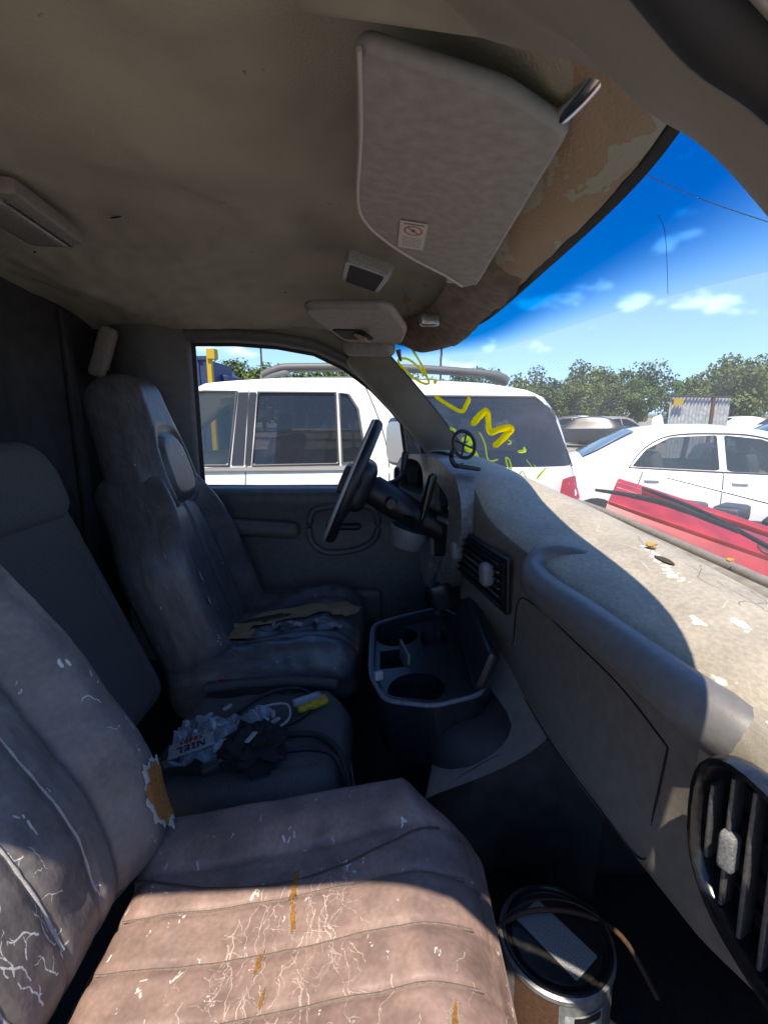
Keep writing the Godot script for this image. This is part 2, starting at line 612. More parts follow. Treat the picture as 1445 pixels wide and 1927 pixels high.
func van_shell():
	sag = noise(1.0, 21, 3)
	var van = thing("cargo_van", "inside shell of the old cream van around the seats", "van", Vector3(-0.2, -0.98, -0.92))
	# headliner with its water stains
	var c := Canvas.new(1024, 1024, lin(0.36, 0.335, 0.265))
	c.mottle(noise(0.006, 31, 4), 0.06)
	rng.seed = 5
	var stain := noise(0.012, 8, 4)
	for j in 1024:
		for i in range(885, 1024):
			# rust-brown tide marks along the front edge
			var k := stain.get_noise_2d(i * 1.3, j * 0.8) + smoothstep(900.0, 1010.0, i) * 0.55 - 0.36
			if k > 0.0:
				var o := (j * 1024 + i) * 4
				var e := (0.95 if k > 0.03 else 0.89)
				c.d[o] = int(c.d[o] * (0.45 + e * 0.55)); c.d[o + 1] = int(c.d[o + 1] * (0.38 + e * 0.5)); c.d[o + 2] = int(c.d[o + 2] * (0.36 + e * 0.46))
	for k in 46:
		var x := rng.randf() * 900.0
		var y := rng.randf() * 1024.0
		for q in rng.randi_range(2, 6):
			c.dab(x + q * rng.randf_range(-4, 6), y + rng.randf_range(-2, 2), rng.randf_range(0.6, 1.6), lin(0.12, 0.10, 0.08), 0.5)
	var lm := mat(Color.WHITE, 0.95)
	lm.albedo_texture = c.tex()
	lm.heightmap_enabled = true
	lm.heightmap_texture = noise_tex(0.35, 0.0, 1.0, 41, 2, 1024)
	lm.heightmap_scale = 0.12
	M.linertex = lm
	var hl = part(van, "headliner", sheet(90, 90, liner_at, 80), lm)
	# small tears in the cloth
	for t in [[Vector2(0.40, 0.455), 0.030, 0.007, 0.35], [Vector2(0.44, 0.72), 0.035, 0.003, 1.3], [Vector2(0.60, 0.16), 0.020, 0.004, 1.4], [Vector2(0.05, 0.50), 0.05, 0.006, 1.2], [Vector2(0.12, 0.47), 0.028, 0.007, 1.5], [Vector2(0.19, 0.36), 0.016, 0.006, 0.9], [Vector2(0.47, 0.735), 0.02, 0.003, 1.4]]:
		var m := MB.new()
		var ctr: Vector3 = liner_at(t[0].x, t[0].y) - Vector3(0, 0.003, 0)
		var pts := PackedVector3Array()
		for k in 12:
			var a := TAU * k / 12.0
			var w: float = (0.75 + 0.5 * rng.randf())
			var q := Vector2(cos(a) * t[1] * 0.5, sin(a) * t[2] * 0.6 * w).rotated(t[3])
			pts.append(ctr + Vector3(q.x, -0.001, q.y))
		m.flat_poly(pts)
		part(hl, "tear", m.mesh(), M.hole)
	# outer roof and the near roof rail
	part(van, "roof_skin", sheet(30, 20, func(u: float, v: float):
		var z := lerpf(-1.90, -0.045, v)
		var q := (z + 0.97) / 0.93
		var s := clampf((-0.13 - z) / 1.59, 0.0, 1.0)
		return Vector3(lerpf(-1.10, glass(s, 1.0).x + 0.012, u), 0.445 - 0.10 * pow(absf(q), 6.0) - 0.12 * pow(u, 6.0), z)), M.bodycream)
	part(van, "roof_rail", sheet(24, 8, func(u: float, v: float):
		var x := lerpf(-1.05, 0.0, u)
		var a: float = v * PI
		return Vector3(x, 0.325 - 0.036 * sin(a) + 0.0 * v, lerpf(-0.15, -0.046, v))), M.pillar)
	part(van, "rail_skin", bx(Vector3(-0.53, 0.335, -0.047), Vector3(1.06, 0.05, 0.012)), M.bodycream)
	# windscreen header, near pillar and far pillar trims
	var pm := sheet(26, 10, func(u: float, v: float):
		# runs from the roof down to the dash; v goes from the glass side round to the door side
		var g := glass(1.0, 1.0 - u)
		var top := 1.0 - u
		var p := Vector3(g.x, g.y, -1.72)
		return p + Vector3(-0.055 * sin(v * PI) - 0.075 * v, -0.012 - 0.055 * sin(v * PI * 0.5) - 0.03 * v * top, 0.075 * (1.0 - v) - 0.035 * v))
	part(van, "pillar_trim", pm, M.pillar)
	var inner := smooth_path(PackedVector3Array([Vector3(-0.16, 0.315, -0.36), Vector3(-0.04, 0.29, -0.375), Vector3(0.056, 0.248, -0.375), Vector3(0.109, 0.183, -0.30), Vector3(0.130, 0.132, -0.245), Vector3(0.152, 0.079, -0.20), Vector3(0.25, -0.05, -0.185), Vector3(0.44, -0.285, -0.18)]), 8)
	var door := smooth_path(PackedVector3Array([Vector3(-0.20, 0.300, -0.11), Vector3(-0.09, 0.255, -0.115), Vector3(-0.02, 0.175, -0.118), Vector3(0.022, 0.118, -0.12), Vector3(0.055, 0.083, -0.12), Vector3(0.090, 0.058, -0.12), Vector3(0.20, -0.05, -0.12), Vector3(0.40, -0.285, -0.12)]), 8)
	part(van, "pillar_trim", sheet(inner.size() - 1, 12, func(u: float, v: float):
		var k := int(round(u * (inner.size() - 1)))
		var p := inner[k].lerp(door[k], v)
		return p + Vector3(-0.010, -0.014, -0.003) * sin(v * PI) * v), M.pillar)
	# rubber door seal and the painted door frame beyond the near pillar
	var sealp := PackedVector3Array()
	var framep := PackedVector3Array()
	sealp.append(Vector3(-1.0, 0.318, -0.10))
	framep.append(Vector3(-1.0, 0.318, -0.072))
	for q in door:
		sealp.append(q + Vector3(0.005, -0.008, 0.015))
		framep.append(q + Vector3(0.010, -0.010, 0.036))
	part(van, "door_seal", tube(sealp, 0.0085, 10), M.rubber)
	part(van, "pillar_skin", tube(framep, 0.013, 10), M.bodycream)
	# far wall inside, outer skin, partition, floor, near wall behind the door opening
	part(van, "side_wall", loops_mesh([opening(0.012, -1.80), outer_rect(-1.02, 0.39, -0.99, 0.36, -1.80)]), M.partition)
	part(van, "side_skin", loops_mesh([opening(0.012, -1.803), opening(0.02, -1.87), outer_rect(-1.30, 0.39, -1.32, 0.36, -1.885)]), M.bodycream)
	part(van, "fender_skin", bx(Vector3(0.89, -1.02, -1.88), Vector3(1.0, 0.60, 0.03)), M.bodycream)
	part(van, "partition", bx(Vector3(-1.03, -0.31, -0.925), Vector3(0.03, 1.36, 1.76)), M.partition)
	for z in [-1.60, -1.28, -0.96, -0.64]:
		part(van, "partition_rib", rbox(Vector3(0.022, 1.28, 0.05), 0.010, 5, Transform3D(Basis(), Vector3(-1.008, -0.32, z))), M.partition)
	part(van, "floor", bx(Vector3(0.05, -1.0, -0.93), Vector3(2.2, 0.04, 1.76)), M.carpet)
	part(van, "side_skin", bx(Vector3(-0.98, -0.33, -0.05), Vector3(0.22, 1.36, 0.05)), M.bodycream)
	part(van, "sill", rbox(Vector3(1.5, 0.12, 0.07), 0.02, 5, Transform3D(Basis(), Vector3(-0.1, -1.04, -0.05))), M.bodycream)
	part(van, "firewall", bx(Vector3(0.70, -0.67, -0.93), Vector3(0.03, 0.64, 1.72)), M.partition)
	part(van, "front_skin", sheet(8, 12, func(u: float, v: float): return Vector3(0.66 + u * 0.75, -0.37 - 0.36 * u - 0.75 * maxf(0.0, u - 0.8), lerpf(-1.86, -0.04, v))), M.bodycream)
	part(van, "kick_panel", bx(Vector3(0.50, -0.62, -0.085), Vector3(0.36, 0.72, 0.035)), M.partition)
	# belt guide high on the far door pillar
	part(van, "belt_guide", rbox(Vector3(0.055, 0.17, 0.05), 0.018, 6, Transform3D(Basis(Vector3.FORWARD, 0.35).rotated(Vector3.UP, 0.2), Vector3(-0.93, 0.20, -1.66))), M.panel)
	part(van, "belt_webbing", tube(smooth_path(PackedVector3Array([Vector3(-0.93, 0.14, -1.655), Vector3(-0.90, -0.1, -1.70), Vector3(-0.86, -0.5, -1.72), Vector3(-0.84, -0.85, -1.72)]), 6), 0.024, 8, false, 0.08, Vector3.BACK), M.black)
	part(van, "pillar_trim", sheet(8, 20, func(u: float, v: float):
		return Vector3(lerpf(-1.0, -0.705, u), lerpf(-0.95, 0.30, v), -1.775 + 0.055 * sin(u * PI))), M.doortrim)
	part(van, "belt_anchor", rbox(Vector3(0.04, 0.07, 0.03), 0.012, 5, Transform3D(Basis(Vector3.FORWARD, 0.3), Vector3(-0.80, -0.02, -1.70))), M.charcoal)

func driver_door():
	var d = thing("driver_door", "grey driver's door with open window and armrest", "door", Vector3(-0.3, -0.95, -1.80))
	# window frame with a rounded lip
	part(d, "window_frame", loops_mesh([opening(0.0, -1.84), opening(0.0, -1.805), opening(0.012, -1.785), opening(0.03, -1.775), opening(0.048, -1.782), opening(0.055, -1.80)], 60), M.doortrim)
	part(d, "window_seal", loops_mesh([opening(-0.008, -1.822), opening(-0.010, -1.812), opening(0.004, -1.800)], 60), M.rubber)
	# the trim above the window up to the roof
	part(d, "door_header", sheet(30, 8, func(u: float, v: float):
		var k: float = u * 6.0
		var i := mini(int(k), 5)
		var a := Vector2(OPENING[i][0], OPENING[i][1])
		var b := Vector2(OPENING[i + 1][0], OPENING[i + 1][1])
		var p := a.lerp(b, k - i)
		return Vector3(p.x + 0.02 * v, p.y + 0.045 + 0.05 * v, -1.785 + 0.045 * sin(v * PI * 0.6))), M.pillar)
	# lower trim with rolled top
	var trim := func(u: float, v: float):
		var x := lerpf(-0.74, 0.16, u)
		var prof := [[-0.268, -1.80], [-0.273, -1.765], [-0.290, -1.742], [-0.32, -1.738], [-0.36, -1.745], [-0.40, -1.75], [-0.46, -1.748], [-0.56, -1.745], [-0.70, -1.745], [-0.95, -1.76]]
		var k := v * (prof.size() - 1)
		var i := mini(int(k), prof.size() - 2)
		var y: float = lerpf(prof[i][0], prof[i + 1][0], k - i)
		var z: float = lerpf(prof[i][1], prof[i + 1][1], k - i)
		return Vector3(x, y, z)
	part(d, "door_panel", sheet(20, 27, trim, 60), M.doortrim)
	part(d, "armrest", rbox(Vector3(0.36, 0.058, 0.075), 0.026, 10, Transform3D(Basis(), Vector3(-0.49, -0.41, -1.712)), func(p: Vector3): return p + Vector3(0, -0.012 * (p.x / 0.18), 0)), M.doortrim)
	part(d, "map_pocket", rbox(Vector3(0.62, 0.14, 0.05), 0.024, 8, Transform3D(Basis(), Vector3(-0.32, -0.72, -1.725))), M.doortrim)
	# door handle in its hollow
	var hb = part(d, "handle_bezel", tube(smooth_path(PackedVector3Array([Vector3(-0.26, -0.35, -1.735), Vector3(-0.20, -0.335, -1.73), Vector3(-0.08, -0.33, -1.73), Vector3(-0.03, -0.36, -1.735), Vector3(-0.03, -0.45, -1.735), Vector3(-0.10, -0.50, -1.735), Vector3(-0.22, -0.51, -1.735), Vector3(-0.275, -0.46, -1.735), Vector3(-0.275, -0.38, -1.735), Vector3(-0.26, -0.35, -1.735)]), 6), 0.012, 8), M.doortrim)
	part(hb, "door_handle", rbox(Vector3(0.13, 0.025, 0.025), 0.011, 6, Transform3D(Basis(), Vector3(-0.15, -0.41, -1.725))), M.black)
	# mirror outside
	var mir = part(d, "mirror_housing", rbox(Vector3(0.07, 0.20, 0.15), 0.03, 8, Transform3D(Basis(Vector3.UP, 0.64), Vector3(0.077, -0.112, -1.975))), M.bodycream)
	part(mir, "mirror_glass", slab(round_poly(0.125, 0.165, 0.04), 0.004, 0.001, frame(Vector3(0.048, -0.112, -1.953), Vector3(0.6, 0, 0.8), Vector3.UP)), M.chrome)
	part(mir, "mirror_arm", tube(PackedVector3Array([Vector3(0.085, -0.20, -1.86), Vector3(0.09, -0.17, -1.95)]), 0.018, 8), M.black)
	# quarter trim at the front corner of the window
	part(d, "corner_trim", slab([Vector2(0.070, -0.045), Vector2(0.135, -0.13), Vector2(0.14, -0.275), Vector2(0.085, -0.275), Vector2(0.088, -0.14)], 0.02, 0.005, Transform3D(Basis(), Vector3(0, 0, -1.785))), M.pillar)

# ---------------------------------------------------------------- dashboard
const DASH := [
	[-0.17, [[0.50, -0.285], [0.485, -0.283], [0.46, -0.305], [0.415, -0.345], [0.405, -0.385], [0.40, -0.46], [0.395, -0.535], [0.48, -0.58]]],
	[-0.30, [[0.57, -0.282], [0.52, -0.270], [0.455, -0.29], [0.405, -0.33], [0.395, -0.37], [0.39, -0.46], [0.385, -0.55], [0.48, -0.61]]],
	[-0.46, [[0.598, -0.278], [0.52, -0.262], [0.44, -0.276], [0.385, -0.312], [0.375, -0.352], [0.373, -0.47], [0.37, -0.605], [0.47, -0.66]]],
	[-0.75, [[0.612, -0.275], [0.52, -0.252], [0.42, -0.265], [0.347, -0.302], [0.337, -0.35], [0.332, -0.46], [0.312, -0.597], [0.42, -0.66]]],
	[-1.00, [[0.612, -0.275], [0.53, -0.245], [0.41, -0.247], [0.318, -0.283], [0.302, -0.33], [0.296, -0.45], [0.290, -0.585], [0.40, -0.66]]],
	[-1.18, [[0.610, -0.275], [0.52, -0.232], [0.39, -0.215], [0.278, -0.245], [0.252, -0.30], [0.245, -0.42], [0.255, -0.565], [0.36, -0.64]]],
	[-1.31, [[0.598, -0.275], [0.49, -0.215], [0.35, -0.165], [0.246, -0.165], [0.232, -0.215], [0.245, -0.38], [0.225, -0.54], [0.33, -0.62]]],
	[-1.45, [[0.575, -0.276], [0.45, -0.205], [0.31, -0.135], [0.205, -0.118], [0.238, -0.165], [0.262, -0.36], [0.25, -0.53], [0.32, -0.61]]],
	[-1.60, [[0.50, -0.278], [0.40, -0.205], [0.27, -0.14], [0.155, -0.122], [0.198, -0.170], [0.225, -0.36], [0.22, -0.52], [0.30, -0.60]]],
	[-1.745, [[0.385, -0.282], [0.32, -0.235], [0.22, -0.19], [0.115, -0.18], [0.135, -0.22], [0.17, -0.37], [0.18, -0.52], [0.28, -0.60]]]]

func dash_at(u: float, v: float) -> Vector3:
	# u from the near end to the far end, v from the glass over the top and down to the knees
	var z := lerpf(-0.17, -1.745, u)
	var i := 0
	while i < DASH.size() - 2 and z < DASH[i + 1][0]: i += 1
	var w: float = (z - DASH[i][0]) / (DASH[i + 1][0] - DASH[i][0])
	var k := v * 7.0
	var j := mini(int(k), 6)
	var col := func(jj: int):
		jj = clampi(jj, 0, 7)
		var q := []
		for d in [-1, 0, 1, 2]:
			var r: Array = DASH[clampi(i + d, 0, DASH.size() - 1)][1][jj]
			q.append(Vector2(r[0], r[1]))
		return q[1].cubic_interpolate(q[2], q[0], q[3], w)
	var p: Vector2 = col.call(j).cubic_interpolate(col.call(j + 1), col.call(j - 1), col.call(j + 2), k - j)
	return Vector3(p.x, p.y, z)

func dashboard():
	var d = thing("dashboard", "worn tan dashboard with grab handle below the windscreen", "dashboard", Vector3(0.35, -0.6, -0.93))
	# stains, scuffs and dust of the top pad, laid out along its length
	var c := Canvas.new(1400, 700, lin(0.36, 0.315, 0.25))
	c.mottle(noise(0.010, 3, 5), 0.10)
	c.mottle(noise(0.09, 13, 3), 0.10)
	rng.seed = 17
	var spot := func(z: float, v: float): return Vector2((z + 0.17) / -1.575 * 1400.0, v * 700.0)
	# bare pale scuffs where the skin has peeled
	for s in [[-0.79, 0.20, 26, 5], [-0.84, 0.185, 24, 4], [-0.74, 0.215, 20, 5], [-0.52, 0.10, 26, 3], [-0.55, 0.125, 30, 3], [-0.48, 0.14, 22, 4], [-0.60, 0.30, 8, 2], [-0.50, 0.40, 6, 2], [-0.57, 0.24, 10, 2]]:
		var p: Vector2 = spot.call(s[0], s[1])
		for k in 26: c.dab(p.x + rng.randfn() * s[2] * 0.6, p.y + rng.randfn() * s[3], rng.randf_range(1.0, 4.0), lin(0.74, 0.72, 0.64), 0.8)
	for k in 260:
		c.dab(rng.randf() * 1400.0, rng.randf() * 700.0, rng.randf_range(0.6, 1.8), lin(0.62, 0.6, 0.55), 0.6)
	for k in 50:
		var p := Vector2(rng.randf() * 1400.0, rng.randf_range(60, 690))
		var q := p + Vector2(rng.randf_range(-50, 50), rng.randf_range(-24, 24))
		c.line(p, q, 0.8, lin(0.5, 0.47, 0.42), 0.45)
	# wandering cracks of the sun-baked skin
	for k in 9:
		var p := Vector2(rng.randf_range(300, 1000), rng.randf_range(20, 150))
		var a := rng.randf() * TAU
		for q in 22:
			a += rng.randfn() * 0.35
			var e := p + Vector2(cos(a), sin(a) * 0.5) * 7.0
			c.line(p, e, 0.8, lin(0.17, 0.14, 0.11), 0.6)
			p = e
	# brown grease and rust runs on the knee face
	for k in 60:
		var p := Vector2(rng.randf_range(150, 950), rng.randf_range(400, 640))
		c.dab(p.x, p.y, rng.randf_range(4, 26), lin(0.22, 0.17, 0.13), 0.16, 0.9)
	var dm := mat(Color.WHITE, 0.60)
	dm.albedo_texture = c.tex()
	dm.heightmap_enabled = true
	dm.heightmap_texture = noise_tex(0.2, 0.0, 1.0, 43, 3, 1024)
	dm.heightmap_scale = 0.05
	M.dashtex = dm
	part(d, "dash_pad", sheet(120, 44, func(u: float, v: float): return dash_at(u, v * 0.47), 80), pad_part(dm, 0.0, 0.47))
	part(d, "dash_face", sheet(110, 44, func(u: float, v: float): return dash_at(u, 0.47 + v * 0.53), 80), M.face, "brown lower dashboard face with shade put into its colour")
	# trim roll along the foot of the glass
	var rollp := PackedVector3Array()
	var rollq := PackedVector3Array()
	for k in 40:
		var s := 0.03 + 0.94 * k / 39.0
		var g := glass(s, 0.0)
		rollp.append(Vector3(g.x - 0.014, -0.262, g.z))
		rollq.append(Vector3(g.x - 0.052, -0.266, g.z))
	part(d, "defrost_trim", tube(rollp, 0.009, 10), M.panel)
	part(d, "defrost_trim", tube(rollq, 0.016, 10, false, 0.7), M.dash)
	# hole burnt through the pad
	var hm := MB.new()
	var hp := PackedVector3Array()
	var hc := dash_at((0.80 - 0.17) / 1.575, 0.19)
	for k in 14:
		var a := TAU * k / 14.0
		hp.append(hc + Vector3(cos(a) * 0.009 * rng.randf_range(0.6, 1.2), 0.0022, sin(a) * 0.030 * rng.randf_range(0.7, 1.1)))
	hm.flat_poly(hp)
	part(d, "burnt_hole", hm.mesh(), M.debris)
	# grab handle
	var gp := smooth_path(PackedVector3Array([Vector3(0.395, -0.280, -0.895), Vector3(0.362, -0.280, -0.930), Vector3(0.322, -0.296, -0.945), Vector3(0.300, -0.318, -0.915), Vector3(0.305, -0.328, -0.84), Vector3(0.322, -0.325, -0.72), Vector3(0.343, -0.328, -0.60), Vector3(0.366, -0.336, -0.50), Vector3(0.405, -0.352, -0.44), Vector3(0.45, -0.37, -0.40)]), 6)
	var gr := []
	for k in gp.size():
		var f := float(k) / (gp.size() - 1)
		gr.append(lerpf(0.017, 0.030, smoothstep(0.0, 0.45, f)) + 0.006 * smoothstep(0.6, 0.95, f))
	part(d, "grab_handle", tube(gp, gr, 16, false, 1.15), M.handle)
	# glove box outline cut in the face
	var gl := PackedVector3Array()
	for q in [[0.235, 0.66], [0.235, 0.76], [0.237, 0.84], [0.30, 0.848], [0.38, 0.85], [0.46, 0.85], [0.52, 0.845], [0.523, 0.76], [0.523, 0.66], [0.46, 0.635], [0.38, 0.63], [0.30, 0.635], [0.235, 0.66]]:
		gl.append(dash_at(q[0], q[1]) + Vector3(-0.0008, 0, 0))
	part(d, "glove_box_gap", tube(smooth_path(gl, 8), 0.0014, 6), M.hole)
	# near end: vent pod
	var pod = part(d, "vent_pod", rbox(Vector3(0.12, 0.275, 0.36), 0.055, 14, Transform3D(Basis(Vector3.BACK, 0.05), Vector3(0.425, -0.437, -0.345))), dm)
	var vc := Vector3(0.348, -0.412, -0.346)
	var vf := frame(vc, Vector3(0, 0, -1), Vector3(-0.05, 1, 0))
	var ov := soften([Vector2(-0.098, -0.052), Vector2(-0.098, 0.052), Vector2(-0.052, 0.098), Vector2(0.052, 0.098), Vector2(0.098, 0.052), Vector2(0.098, -0.052), Vector2(0.052, -0.098), Vector2(-0.052, -0.098)], 0.45, 4)
	vent(d, vf, ov, 0.93)
	# centre vent
	var vx := Vector3(-0.055, 0, -0.27).normalized()
	var cf := frame(Vector3(0.250, -0.382, -1.16), vx, Vector3(-0.05, 1, 0))
	var cv = part(d, "center_vent", slab(round_poly(0.30, 0.135, 0.012), 0.012, 0.004, cf), M.black)
	part(cv, "vent_throat", slab(round_poly(0.275, 0.112, 0.008), 0.004, 0.001, cf * Transform3D(Basis(), Vector3(0, 0, -0.0075))), M.hole)
	for k in 6:
		part(cv, "slat", bx(cf * Vector3(0, -0.047 + k * 0.019, -0.012), Vector3(0.272, 0.0045, 0.016), cf.basis * Basis(Vector3.RIGHT, 0.5)), M.blackgloss)
	for x in [0.122, -0.085]:
		part(cv, "vent_knob", rbox(Vector3(0.036, 0.056, 0.034), 0.014, 7, cf * Transform3D(Basis(), Vector3(x, 0.014, -0.026))), M.greyknob)
	# instrument bezel
	var bf := frame(Vector3(0.145, -0.30, -1.46), Vector3(-0.333, 0, -1.0), Vector3.UP)
	var toz := func(z: float): return -(z + 1.46) * 1.054
	var outer := []
	for q in [[-1.74, -0.30], [-1.73, -0.19], [-1.68, -0.145], [-1.56, -0.125], [-1.38, -0.125], [-1.28, -0.165], [-1.245, -0.22], [-1.235, -0.31], [-1.29, -0.42], [-1.37, -0.52], [-1.46, -0.545], [-1.52, -0.43], [-1.62, -0.36]]:
		outer.append(Vector2(toz.call(q[0]), q[1] + 0.30))
	var holes := [soften([Vector2(toz.call(-1.70), 0.045), Vector2(toz.call(-1.68), 0.125), Vector2(toz.call(-1.60), 0.157), Vector2(toz.call(-1.52), 0.152), Vector2(toz.call(-1.488), 0.12), Vector2(toz.call(-1.485), 0.045)], 0.3, 4), soften([Vector2(toz.call(-1.445), 0.10), Vector2(toz.call(-1.40), 0.112), Vector2(toz.call(-1.32), 0.07), Vector2(toz.call(-1.31), 0.01), Vector2(toz.call(-1.43), 0.005)], 0.2, 4), soften([Vector2(toz.call(-1.43), -0.01), Vector2(toz.call(-1.315), -0.005), Vector2(toz.call(-1.325), -0.10), Vector2(toz.call(-1.42), -0.13)], 0.12, 3), soften([Vector2(toz.call(-1.435), -0.145), Vector2(toz.call(-1.345), -0.12), Vector2(toz.call(-1.385), -0.20), Vector2(toz.call(-1.44), -0.225)], 0.12, 3)]
	var comb := CSGCombiner3D.new()
	comb.name = "instrument_bezel"
	var big := CSGPolygon3D.new()
	big.name = "plate"
	big.polygon = soften(outer, 0.3, 4)
	big.depth = 0.085
	big.position.z = 0.070
	comb.add_child(big)
	for hh in holes:
		var cut := CSGPolygon3D.new()
		cut.name = "cut"
		cut.polygon = hh
		cut.depth = 0.3
		cut.position.z = 0.15
		cut.operation = CSGShape3D.OPERATION_SUBTRACTION
		comb.add_child(cut)
	d.add_child(comb, true)
	comb.transform = Transform3D(bf.basis, bf.origin - base_of[d])
	var bezelm: StandardMaterial3D = mat(lin(0.22, 0.215, 0.21), 0.32, T.dirt, 5.0)
	big.material = bezelm
	for k in comb.get_child_count(): comb.get_child(k).material = bezelm
	part(d, "cluster_back", slab(holes[0], 0.01, 0.001, bf * Transform3D(Basis(), Vector3(0, 0, 0.060))), M.hole)
	var rp = part(d, "radio_opening", slab(holes[1], 0.01, 0.001, bf * Transform3D(Basis(), Vector3(0, 0, 0.025))), M.hole)
	part(rp, "dial", lathe([[0.001, 0.012], [0.026, 0.012], [0.03, 0.0]], bf * Transform3D(Basis(Vector3.RIGHT, -PI * 0.5), Vector3(toz.call(-1.39), 0.055, 0.019)), 24), M.blackgloss)
	for q in [[-1.352, 0.03], [-1.338, 0.018]]:
		part(rp, "plug", lathe([[0.001, 0.016], [0.007, 0.014], [0.009, 0.0]], bf * Transform3D(Basis(Vector3.RIGHT, -PI * 0.5), Vector3(toz.call(q[0]), q[1], 0.019)), 14), M.chrome)
	var cp = part(d, "control_panel", slab(holes[2], 0.01, 0.001, bf * Transform3D(Basis(), Vector3(0, 0, 0.0))), M.black)
	for k in 8:
		part(cp, "button", rbox(Vector3(0.018, 0.010, 0.008), 0.003, 3, bf * Transform3D(Basis(), Vector3(toz.call(-1.40 + (k % 4) * 0.024), -0.03 - (k / 4) * 0.028, -0.007))), M.blackgloss)
	part(d, "lower_opening", slab(holes[3], 0.01, 0.001, bf * Transform3D(Basis(), Vector3(0, 0, 0.03))), M.hole)
	part(d, "bezel_strip", bx(bf * Vector3(toz.call(-1.375), 0.0, -0.016), Vector3(0.13, 0.008, 0.006), bf.basis), M.greyknob)
	part(d, "side_vent", rbox(Vector3(0.05, 0.09, 0.06), 0.015, 6, Transform3D(Basis(), Vector3(0.06, -0.23, -1.72))), M.black)

func pad_part(m: StandardMaterial3D, from: float, to: float) -> StandardMaterial3D:
	# the same skin, laid out over one stretch of the section
	var q: StandardMaterial3D = m.duplicate()
	q.uv1_scale = Vector3(1.0, to - from, 1.0)
	q.uv1_offset = Vector3(0.0, from, 0.0)
	return q

func vent(d, vf: Transform3D, ov: PackedVector2Array, k: float):
	var n := ov.size()
	var lp := []
	for q in [[1.0, 0.0], [1.02, -0.010], [0.99, -0.020], [0.93, -0.020], [0.885, -0.012], [0.87, 0.004], [0.86, 0.04]]:
		var ring := PackedVector3Array()
		for p in ov: ring.append(vf * Vector3(p.x * q[0], p.y * q[0], q[1]))
		lp.append(ring)
	var b = part(d, "end_vent", loops_mesh(lp, 60), M.blackgloss, "glossy black oval air vent at the dashboard's near end")
	var inner := PackedVector2Array()
	for p in ov: inner.append(p * 0.87)
	part(b, "vent_throat", slab(inner, 0.004, 0.001, vf * Transform3D(Basis(), Vector3(0, 0, 0.015))), M.hole)
	for i in 7:
		var x := -0.078 + i * 0.026
		var hgt := 0.0
		for e in n:
			var a := inner[e]
			var c := inner[(e + 1) % n]
			if (a.x - x) * (c.x - x) <= 0.0 and absf(c.x - a.x) > 1e-6: hgt = maxf(hgt, absf(lerpf(a.y, c.y, (x - a.x) / (c.x - a.x))))
		part(b, "slat", rbox(Vector3(0.006, hgt * 2.0 - 0.004, 0.022), 0.0028, 4, vf * Transform3D(Basis(Vector3.UP, 0.45), Vector3(x, 0, -0.004))), M.slat)
	for y in [-0.055, -0.02, 0.02, 0.055]:
		part(b, "cross_slat", bx(vf * Vector3(0, y, 0.010), Vector3(0.15, 0.004, 0.008), vf.basis), M.black)
	part(b, "vent_thumb", rbox(Vector3(0.016, 0.042, 0.016), 0.005, 6, vf * Transform3D(Basis(Vector3.UP, 0.45), Vector3(0.045, -0.005, -0.012))), M.greyknob)

